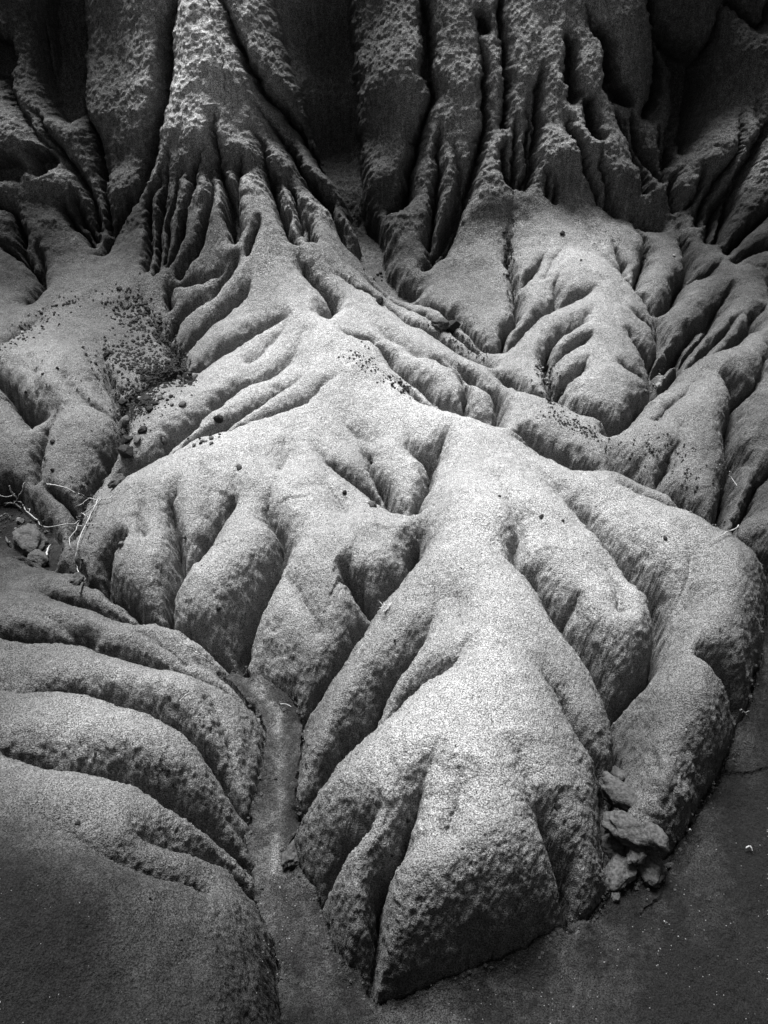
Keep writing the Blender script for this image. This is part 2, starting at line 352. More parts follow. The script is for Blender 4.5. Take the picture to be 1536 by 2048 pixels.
# ------------------------------------------------------------------ radial basis interpolation of the broad shape
cx_, cs_ = unproject(C[:, 0], C[:, 1], 0)
for i in range(len(C)):
    hh = C[i, 2] + .6 * C[i, 3]
    a, b = unproject(C[i, 0], C[i, 1], hh); cx_[i] = a; cs_[i] = b
def warpco(x, s):
    d = base_dep(s)
    return x / d * 3.0, np.log(d) * 3.2 + np.maximum(0, s - np.interp(3.8, py_, pS)) * 1.3
CU, CV = warpco(cx_, cs_)
vals = C[:, 2:5]
Dm = np.hypot(CU[:, None] - CU[None], CV[:, None] - CV[None])
Kw = np.linalg.solve(np.block([[np.sqrt(Dm ** 2 + .02) + 0 * Dm - np.eye(len(C)) * .03, np.ones((len(C), 1))], [np.ones((1, len(C))), np.zeros((1, 1))]]), np.vstack([vals, np.zeros((1, 3))]))
def broad(x, s):
    x = np.asarray(x, float); s = np.asarray(s, float)
    u, v = warpco(x, s); sh = u.shape; u = np.clip(u.ravel(), -2.6, 2.6); v = v.ravel()
    out = np.empty((u.size, 3))
    for a in range(0, u.size, 20000):
        d = np.sqrt((u[a:a + 20000, None] - CU[None]) ** 2 + (v[a:a + 20000, None] - CV[None]) ** 2 + .02)
        out[a:a + 20000] = d @ Kw[:-1] + Kw[-1]
    out[:, 1] = np.clip(out[:, 1], .02, .3); out[:, 2] = np.clip(out[:, 2], .03, .6); out[:, 0] = np.clip(out[:, 0], -.3, .3)
    return out.reshape(sh + (3,))
def ground_xy(px, py, lift=0.0, crest=False):
    """pixels to (x, s); heights taken from the broad shape (crease level or crest level)"""
    px = np.asarray(px, float); py = np.asarray(py, float); crest = np.broadcast_to(np.asarray(crest, float), px.shape)
    X = np.zeros_like(px); S = np.zeros_like(px)
    for i in range(len(px)):
        h = 0
        for it in range(5):
            x, s = unproject(px[i], py[i], h)
            b = broad(np.array([x]), np.array([s]))[0]
            hn = b[0] + 1.65 * .92 * b[1] * crest[i] + lift
            h = .5 * h + .5 * hn if it else hn
        X[i], S[i] = unproject(px[i], py[i], h)
    return X, S
def catmull(P, n=4):
    P = [np.array(p, float) for p in P]; Q = [2 * P[0] - P[1]] + P + [2 * P[-1] - P[-2]]
    out = []
    for i in range(1, len(Q) - 2):
        for k in range(n):
            t = k / n
            out.append(.5 * ((2 * Q[i]) + (-Q[i - 1] + Q[i + 1]) * t + (2 * Q[i - 1] - 5 * Q[i] + 4 * Q[i + 1] - Q[i + 2]) * t * t + (-Q[i - 1] + 3 * Q[i] - 3 * Q[i + 1] + Q[i + 2]) * t ** 3))
    out.append(P[-1]); return np.array(out)

# ------------------------------------------------------------------ surface grid, finer where the place is nearer to the path
def axis(lo, hi, step, outer):
    inner = np.arange(lo, hi + step, step)
    g = []; v = step; a = 0
    while a < outer: v *= 1.09; a += v; g.append(a)
    g = np.array(g); return np.concatenate([lo - g[::-1], inner, inner[-1] + g])
colpx = axis(-110, 1650, 2.15, 2600)
rowpx = np.arange(-70, 2260, 2.15)
_, rowS = unproject(np.full(len(rowpx), CX), rowpx, 0)
rowS = rowS[::-1]
lowS = rowS[0] - np.cumsum(np.geomspace(.006, .5, 34))[::-1]
hiS = rowS[-1] + np.cumsum(np.geomspace(.006, .12, 46))
S1 = np.concatenate([lowS[lowS > 0.05], rowS, hiS[hiS < pS[-1] - .05]])
depS = np.maximum(base_dep(S1), .45)
nR, nC = len(S1), len(colpx)
GS = np.repeat(S1[:, None], nC, 1)
GX = (colpx[None] - CX) / FPX * depS[:, None]
# coarse evaluation of the broad shape, then bilinear
ci = np.unique(np.concatenate([np.arange(0, nR, 10), [nR - 1]])); cj = np.unique(np.concatenate([np.arange(0, nC, 10), [nC - 1]]))
Bc = broad(GX[np.ix_(ci, cj)], GS[np.ix_(ci, cj)])
def upsample(A):
    ri = np.interp(np.arange(nR), ci, np.arange(len(ci))); rj = np.interp(np.arange(nC), cj, np.arange(len(cj)))
    i0 = np.minimum(ri.astype(int), len(ci) - 2); j0 = np.minimum(rj.astype(int), len(cj) - 2); fi = (ri - i0)[:, None]; fj = (rj - j0)[None]
    T = A[i0] * (1 - fi) + A[i0 + 1] * fi
    return T[:, j0] * (1 - fj) + T[:, j0 + 1] * fj
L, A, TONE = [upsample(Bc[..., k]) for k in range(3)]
A = A * (1.65 + .35 * np.clip((GS - np.interp(3.7, py_, pS)) / .3, 0, 1))
sc = depS[:, None] / FPX                                  # metres per photograph pixel
wx = GX + sc * (7 * fbm(GX, GS, 9, 2, 3) + 4 * fbm(GX, GS, 40, 2, 5))
ws = GS + sc * (7 * fbm(GX, GS, 9, 2, 4) + 4 * fbm(GX, GS, 40, 2, 6)) 
PI_ = np.ones((nR, nC)); NOTCH = np.zeros((nR, nC))
def rise(t):
    t = np.clip((t - .02) / .98, 0, 1)
    return (1 - (1 - t) ** 2.2) ** .72
def window(x0, x1, s0, s1):
    r0 = max(0, np.searchsorted(S1, s0) - 1); r1 = min(nR, np.searchsorted(S1, s1) + 1)
    if r1 <= r0: return None
    d0, d1 = depS[r0:r1].min(), depS[r0:r1].max()
    cl = min(x0 / d0, x0 / d1) * FPX + CX; ch = max(x1 / d0, x1 / d1) * FPX + CX
    c0 = max(0, np.searchsorted(colpx, cl) - 1); c1 = min(nC, np.searchsorted(colpx, ch) + 1)
    if c1 <= c0: return None
    return slice(r0, r1), slice(c0, c1)
def seg_dist(pts, par, closed, margin, fac=None):
    """distance to a polyline over its window; returns window, distance, parameter at the nearest point"""
    X, S = pts[:, 0], pts[:, 1]
    wd = window(X.min() - margin, X.max() + margin, S.min() - margin, S.max() + margin)
    if wd is None: return None
    gx, gs = wx[wd], ws[wd]
    best = np.full(gx.shape, 1e9); bp = np.zeros(gx.shape)
    n = len(pts); rng = range(n if closed else n - 1)
    for i in rng:
        j = (i + 1) % n
        sub = window(min(X[i], X[j]) - margin, max(X[i], X[j]) + margin, min(S[i], S[j]) - margin, max(S[i], S[j]) + margin)
        if sub is None: continue
        r = slice(max(sub[0].start - wd[0].start, 0), min(sub[0].stop, wd[0].stop) - wd[0].start); c = slice(max(sub[1].start - wd[1].start, 0), min(sub[1].stop, wd[1].stop) - wd[1].start)
        if r.stop <= r.start or c.stop <= c.start: continue
        ax, as_ = gx[r, c] - X[i], gs[r, c] - S[i]; bx, bs = X[j] - X[i], S[j] - S[i]
        t = np.clip((ax * bx + as_ * bs) / (bx * bx + bs * bs + 1e-12), 0, 1)
        d = np.hypot(ax - t * bx, as_ - t * bs)
        m = d < best[r, c]
        best[r, c] = np.where(m, d, best[r, c]); bp[r, c] = np.where(m, par[i] + (par[j] - par[i]) * t, bp[r, c])
    return wd, best, bp
def apply_crease(wpx, a0, a1, pts, mapped=None):
    if mapped is None:
        q = catmull(pts, 3); tt = np.linspace(0, 1, len(q)); X, S = ground_xy(q[:, 0], q[:, 1], 0, .38 - .38 * np.clip(a0 * np.clip(tt * 3.5, 0, 1) ** 1.3 + (a1 - a0) * np.clip(tt * 1.5, 0, 1) ** 1.1, 0, 1))
    else: X, S = mapped
    par = np.linspace(0, 1, len(X)); wm = wpx * base_dep(S).mean() / FPX
    res = seg_dist(np.stack([X, S], 1), par, False, wm * 2.7)
    if res is None: return
    wd, d, p = res
    wl = wpx * depS[wd[0]][:, None] / FPX
    a = a0 * np.clip(p * 3.5, 0, 1) ** 1.3 + (a1 - a0) * np.clip(p * 1.5, 0, 1) ** 1.1
    g = .6 * rise(d / (1.15 * wl)) + .4 * rise(d / (2.6 * wl))
    PI_[wd] *= 1 - a * (1 - g)
    NOTCH[wd] = np.maximum(NOTCH[wd], (a1 > .5) * np.clip(a, 0, 1) ** 1.8 * wl * 1.05 * np.exp(-(d / (.17 * wl)) ** 1.4))
def inside(poly, gx, gs):
    X, S = poly[:, 0], poly[:, 1]; m = np.zeros(gx.shape, bool); n = len(X)
    for i in range(n):
        j = (i + 1) % n
        if S[i] == S[j]: continue
        c = ((S[i] > gs) != (S[j] > gs)) & (gx < (X[j] - X[i]) * (gs - S[i]) / (S[j] - S[i]) + X[i]); m ^= c
    return m
FLOORMASK = np.zeros((nR, nC), bool); APRON = np.zeros((nR, nC))
for k, (wpx, pts) in enumerate(POLY):
    X, S = ground_xy([p[0] for p in pts], [p[1] for p in pts])
    q = np.stack([X, S], 1); wm = wpx * base_dep(S).mean() / FPX * (2.4 if k else 2.0)
    res = seg_dist(q, np.zeros(len(q)), True, wm * 1.2)
    if res is None: continue
    wd, d, _ = res
    ins = inside(q, wx[wd], ws[wd])
    wl = wpx * depS[wd[0]][:, None] / FPX
    g = .6 * rise(d / (1.2 * wl)) + .4 * rise(d / (2.6 * wl))
    PI_[wd] *= np.where(ins, 0, g)
    if k < 2: FLOORMASK[wd] |= ins
    if k == 0: APRON[wd] = ins * np.exp(-d / (34 * depS[wd[0]][:, None] / FPX))
for (wpx, a0, a1, pts) in CR: apply_crease(wpx, a0, a1, pts)
# the country outside the photograph goes on in the same way: random gullies running down from the cliff
for side in (-1, 1):
    for k in range(46):
        px = CX + side * random.uniform(900, 3000); s0 = random.uniform(np.interp(1.0, py_, pS), np.interp(3.9, py_, pS)); x = (px - CX) / FPX * 2.6
        if side > 0 and s0 < np.interp(1.9, py_, pS): continue
        n = 6; dx = random.uniform(-.12, .12); X = x + np.arange(n) * dx + RNG.uniform(-.03, .03, n); S = s0 - np.arange(n) * .07
        apply_crease(random.uniform(40, 70), .2, 1, None, (X, S))
    for k in range(22):
        x = side * random.uniform(2.25, 5.5); X = x + np.cumsum(RNG.uniform(-.03, .03, 8)); S = np.interp(3.8, py_, pS) + np.arange(8) * .13
        apply_crease(random.uniform(20, 45), .3, 1, None, (X, S))
CRACKS = [(5,.008,[(1448,1552),(1480,1553),(1505,1548),(1560,1538)]),(4,.007,[(1372,1500),(1360,1530),(1388,1548),(1393,1580),(1375,1640),(1330,1665)]),(4,.007,[(1296,1500),(1300,1560),(1298,1600),(1312,1640),(1322,1672)]),
 (3,.004,[(560,862),(590,850),(612,838),(640,832),(660,842)]),(3,.004,[(530,882),(538,897),(532,905),(545,925)]),(3,.004,[(505,868),(520,875),(540,868),(552,872)]),(3,.004,[(600,828),(622,822),(640,818),(650,826)]),
 (3,.004,[(430,900),(445,897),(450,890)]),(3,.004,[(425,968),(440,972),(452,980),(455,990)]),(4,.012,[(415,0),(430,40),(440,90),(452,150),(458,190),(462,205)]),(3,.006,[(1020,255),(1018,320),(1020,400)]),(3,.006,[(968,150),(968,240),(966,290)]),
 (3,.004,[(985,515),(987,540),(985,560)]),(4,.006,[(1158,490),(1180,510),(1205,530),(1230,555)])]
for ic, (wpx, dpt, pts) in enumerate(CRACKS):
    q = catmull(pts, 3); q[:, 0] += RNG.uniform(-1.5, 1.5, len(q)); X, S = ground_xy(q[:, 0], q[:, 1], 0, ic > 0)
    res = seg_dist(np.stack([X, S], 1), np.zeros(len(X)), False, wpx * 3 * base_dep(S).mean() / FPX)
    if res: NOTCH[res[0]] = np.maximum(NOTCH[res[0]], dpt * np.exp(-(res[1] / (wpx * .5 * depS[res[0][0]][:, None] / FPX)) ** 2))
B = A * PI_
H0 = L + B - NOTCH + .022 * APRON * (1 + .6 * fbm(GX, GS, 14, 3, 37))
# roughness: crumbly on flanks, smoother on crests; fluting down the cliff face
sC = np.interp(3.86, py_, pS)
sCm = np.interp(colpx, [-100,200,450,700,800,900,1000,1270,1350,1500], [3.80,3.75,3.60,3.60,3.68,3.76,3.86,3.86,3.74,3.76])[None]
sCm = np.interp(sCm, py_, pS) + .05 * fbm(GX, GS, 6, 3, 55)
cliff = np.clip((GS - sCm) / .12, 0, 1)
gr = np.hypot(np.gradient(H0, axis=1) / np.maximum(np.gradient(GX, axis=1), 1e-6), np.gradient(H0, axis=0) / np.gradient(GS, axis=0))
steep = np.clip((gr - .35) / 1.2, 0, 1)
H = H0 + .024 * fbm(GX, GS, 5.5, 3, 31) * np.minimum(1, PI_ * 1.5)
H += cliff * .016 * fbm(GX, GS * .45, 12, 3, 61)
Py, Pz, Dy, Dz = prof(GS)
VX, VY, VZ = GX, Py + Dy * H, Pz + Dz * H
co = np.stack([VX, VY, VZ], -1).astype(np.float32)
e1 = np.gradient(co, axis=1); e0 = np.gradient(co, axis=0)
NRM = np.cross(e1, e0); NRM /= np.linalg.norm(NRM, axis=-1, keepdims=True) + 1e-12
P3 = co.astype(np.float64); PXg0, PYg0, _ = project(co[..., 0], co[..., 1], co[..., 2])
rough = (1 - cliff) * (.0028 * fbm3(P3, 24, 2, 41) + (.0010 + .0034 * steep) * fbm3(P3, 125, 2, 51) + .0016 * steep * fbm3(P3, 60, 1, 52))
brk = np.exp(-(((PXg0 - 1335) / 70) ** 2 + ((PYg0 - 1570) / 90) ** 2) ** 1.5)
rough += brk * (.026 * np.abs(fbm3(P3, 15, 3, 57)) - .034 * np.maximum(0, fbm3(P3, 11, 2, 59)) + .004 * fbm3(P3, 60, 2, 60))
flr = (PI_ < .02) * (1 - cliff)
rough += flr * (.0018 * fbm3(P3, 120, 2, 62) + .009 * fbm3(P3 * np.array([1.6, .7, 1]), 7, 3, 66)) + np.clip((.25 - TONE) / .15, 0, 1) * (1 - cliff) * .003 * fbm3(P3, 50, 3, 64)
st3 = fbm3(P3 * np.array([1, 1, .35]), 42, 2, 71)
lump = fbm3(P3 * np.array([1, 1, 1.5]), 30, 2, 75)
rough += cliff * (.006 * st3 + .009 * 0.5 * lump + .004 * fbm3(P3, 95, 1, 81))
co = (P3 + NRM * rough[..., None]).astype(np.float32); del P3
e1 = np.gradient(co, axis=1); e0 = np.gradient(co, axis=0)
NRM = np.cross(e1, e0); NRM /= np.linalg.norm(NRM, axis=-1, keepdims=True) + 1e-12
VX, VY, VZ = co[..., 0], co[..., 1], co[..., 2]
del e1, e0
PXg, PYg, DPg = project(VX, VY, VZ)

# tone: pale silt on the fans, dark varnish and painted recess shade on the cliff, damp sand plus painted vignette on the floor; broken edges
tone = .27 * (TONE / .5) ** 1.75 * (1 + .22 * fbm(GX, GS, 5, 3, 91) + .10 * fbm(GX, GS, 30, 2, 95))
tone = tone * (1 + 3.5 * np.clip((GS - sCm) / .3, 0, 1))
dark_ground = np.clip((.3 - TONE) / .2, 0, 1) * (1 - cliff)  # mask of the low-toned ground, painted vignette included
tone *= 1 + dark_ground * (.7 * fbm(GX, GS, 13, 4, 141) + .35 * fbm(GX, GS, 70, 2, 145))
streak = np.clip(.8 * fbm(GX, GS, 15, 3, 155) + .5 * fbm(GX, GS, 45, 3, 151) + .45 * fbm(GX, GS, 120, 1, 153) + fbm(GX * 1.2, GS * .8, 7, 4, 131) * 2.2, -.6, 1)
tone = np.where(FLOORMASK, np.clip(tone * .30, .004, .034) * (1 + .85 * streak), tone)  # damp floor, toned down further to paint in the corner falloff
X_, S_ = ground_xy([520,552,566,560,552,545], [1375,1430,1510,1590,1660,1740])
r_ = seg_dist(np.stack([X_, S_], 1), np.zeros(6), False, .08)
tone[r_[0]] *= 1 + FLOORMASK[r_[0]] * 1.3 * np.exp(-(r_[1] / .016) ** 2) * (1 + .7 * fbm(GX[r_[0]], GS[r_[0]] * .35, 60, 3, 161))      # pale silt left by the last flow
tone = np.clip(tone, .006, .6)

# ------------------------------------------------------------------ materials
def mat_sand(name, lo=1.0, grain=1.0, bump=1.0, cliffy=False):
    m = bpy.data.materials.new(name); m.use_nodes = True; n = m.node_tree; n.nodes.clear(); Lk = n.links.new
    out = n.nodes.new('ShaderNodeOutputMaterial'); bs = n.nodes.new('ShaderNodeBsdfPrincipled'); Lk(bs.outputs[0], out.inputs[0])
    bs.inputs['Roughness'].default_value = .92; bs.inputs['Specular IOR Level'].default_value = .12
    at = n.nodes.new('ShaderNodeAttribute'); at.attribute_name = 'tone'
    geo = n.nodes.new('ShaderNodeNewGeometry')
    def noise(scale, detail, rough=.5, vec=None):
        t = n.nodes.new('ShaderNodeTexNoise'); t.inputs['Scale'].default_value = scale; t.inputs['Detail'].default_value = detail; t.inputs['Roughness'].default_value = rough
        Lk(vec or geo.outputs['Position'], t.inputs['Vector']); return t
    def ramp(src, p0, v0, p1, v1):
        r = n.nodes.new('ShaderNodeMapRange'); r.inputs[1].default_value = p0; r.inputs[2].default_value = p1; r.inputs[3].default_value = v0; r.inputs[4].default_value = v1
        Lk(src, r.inputs[0]); return r.outputs[0]
    def mul(a, b):
        t = n.nodes.new('ShaderNodeMath'); t.operation = 'MULTIPLY'
        for k, v in enumerate((a, b)):
            if isinstance(v, (int, float)): t.inputs[k].default_value = v
            else: Lk(v, t.inputs[k])
        return t.outputs[0]
    fine = noise(330 * grain, 2, .7); mid = noise(60, 3, .6)
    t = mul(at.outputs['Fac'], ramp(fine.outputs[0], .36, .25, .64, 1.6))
    t = mul(t, ramp(mid.outputs[0], .3, .8, .7, 1.18))
    sp = noise(480 * grain, 0); t = mul(t, ramp(sp.outputs[0], .28, .35, .36, 1.0))       # dark grains
    if cliffy:
        mp = n.nodes.new('ShaderNodeMapping'); mp.inputs['Scale'].default_value = (1, 1, .12); Lk(geo.outputs['Position'], mp.inputs[0])
        st = noise(70, 4, .6, mp.outputs[0]); t = mul(t, ramp(st.outputs[0], .3, .65, .7, 1.35))
    comb = n.nodes.new('ShaderNodeCombineColor')
    for k in range(3): Lk(t, comb.inputs[k])
    Lk(comb.outputs[0], bs.inputs['Base Color'])
    b1 = n.nodes.new('ShaderNodeBump'); b1.inputs['Strength'].default_value = .9 * bump; b1.inputs['Distance'].default_value = .004
    b2 = n.nodes.new('ShaderNodeBump'); b2.inputs['Strength'].default_value = .8 * bump; b2.inputs['Distance'].default_value = .012
    bn = noise(120, 4, .65); Lk(bn.outputs[0], b2.inputs['Height']); Lk(fine.outputs[0], b1.inputs['Height']); Lk(b2.outputs[0], b1.inputs['Normal']); 
    if cliffy:
        b3 = n.nodes.new('ShaderNodeBump'); b3.inputs['Strength'].default_value = .35; b3.inputs['Distance'].default_value = .02
        Lk(st.outputs[0], b3.inputs['Height']); Lk(b3.outputs[0], b2.inputs['Normal'])
    Lk(b1.outputs[0], bs.inputs['Normal'])
    return m
M_SAND = mat_sand('pale_silt')
M_CLIFF = mat_sand('weathered_clay', cliffy=True, grain=.7)

# ------------------------------------------------------------------ surface pieces
def set_tags(o, **k):
    for a, b in k.items():
        if b: o[a] = b
def grid_piece(name, mask, mat, parent=None, origin=(0, 0, 0)):
    """mask over faces (nR-1, nC-1)"""
    fi, fj = np.nonzero(mask)
    v = np.stack([fi * nC + fj, fi * nC + fj + 1, (fi + 1) * nC + fj + 1, (fi + 1) * nC + fj], 1)
    ids, inv = np.unique(v.ravel(), return_inverse=True); inv = inv.reshape(-1, 4)
    me = bpy.data.meshes.new(name); me.vertices.add(len(ids)); me.vertices.foreach_set('co', (co.reshape(-1, 3)[ids] - np.array(origin, np.float32)).ravel())
    me.loops.add(inv.size); me.loops.foreach_set('vertex_index', inv.ravel().astype(np.int32))
    me.polygons.add(len(inv)); me.polygons.foreach_set('loop_start', (np.arange(len(inv)) * 4).astype(np.int32)); me.polygons.foreach_set('loop_total', np.full(len(inv), 4, np.int32))
    me.update(calc_edges=True)
    me.polygons.foreach_set('use_smooth', np.ones(len(inv), bool))
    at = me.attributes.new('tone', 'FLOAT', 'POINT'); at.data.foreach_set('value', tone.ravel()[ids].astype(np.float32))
    me.normals_split_custom_set_from_vertices(NRM.reshape(-1, 3)[ids])
    me.materials.append(mat)
    o = bpy.data.objects.new(name, me); scn.collection.objects.link(o)
    if parent: o.parent = parent
    return o

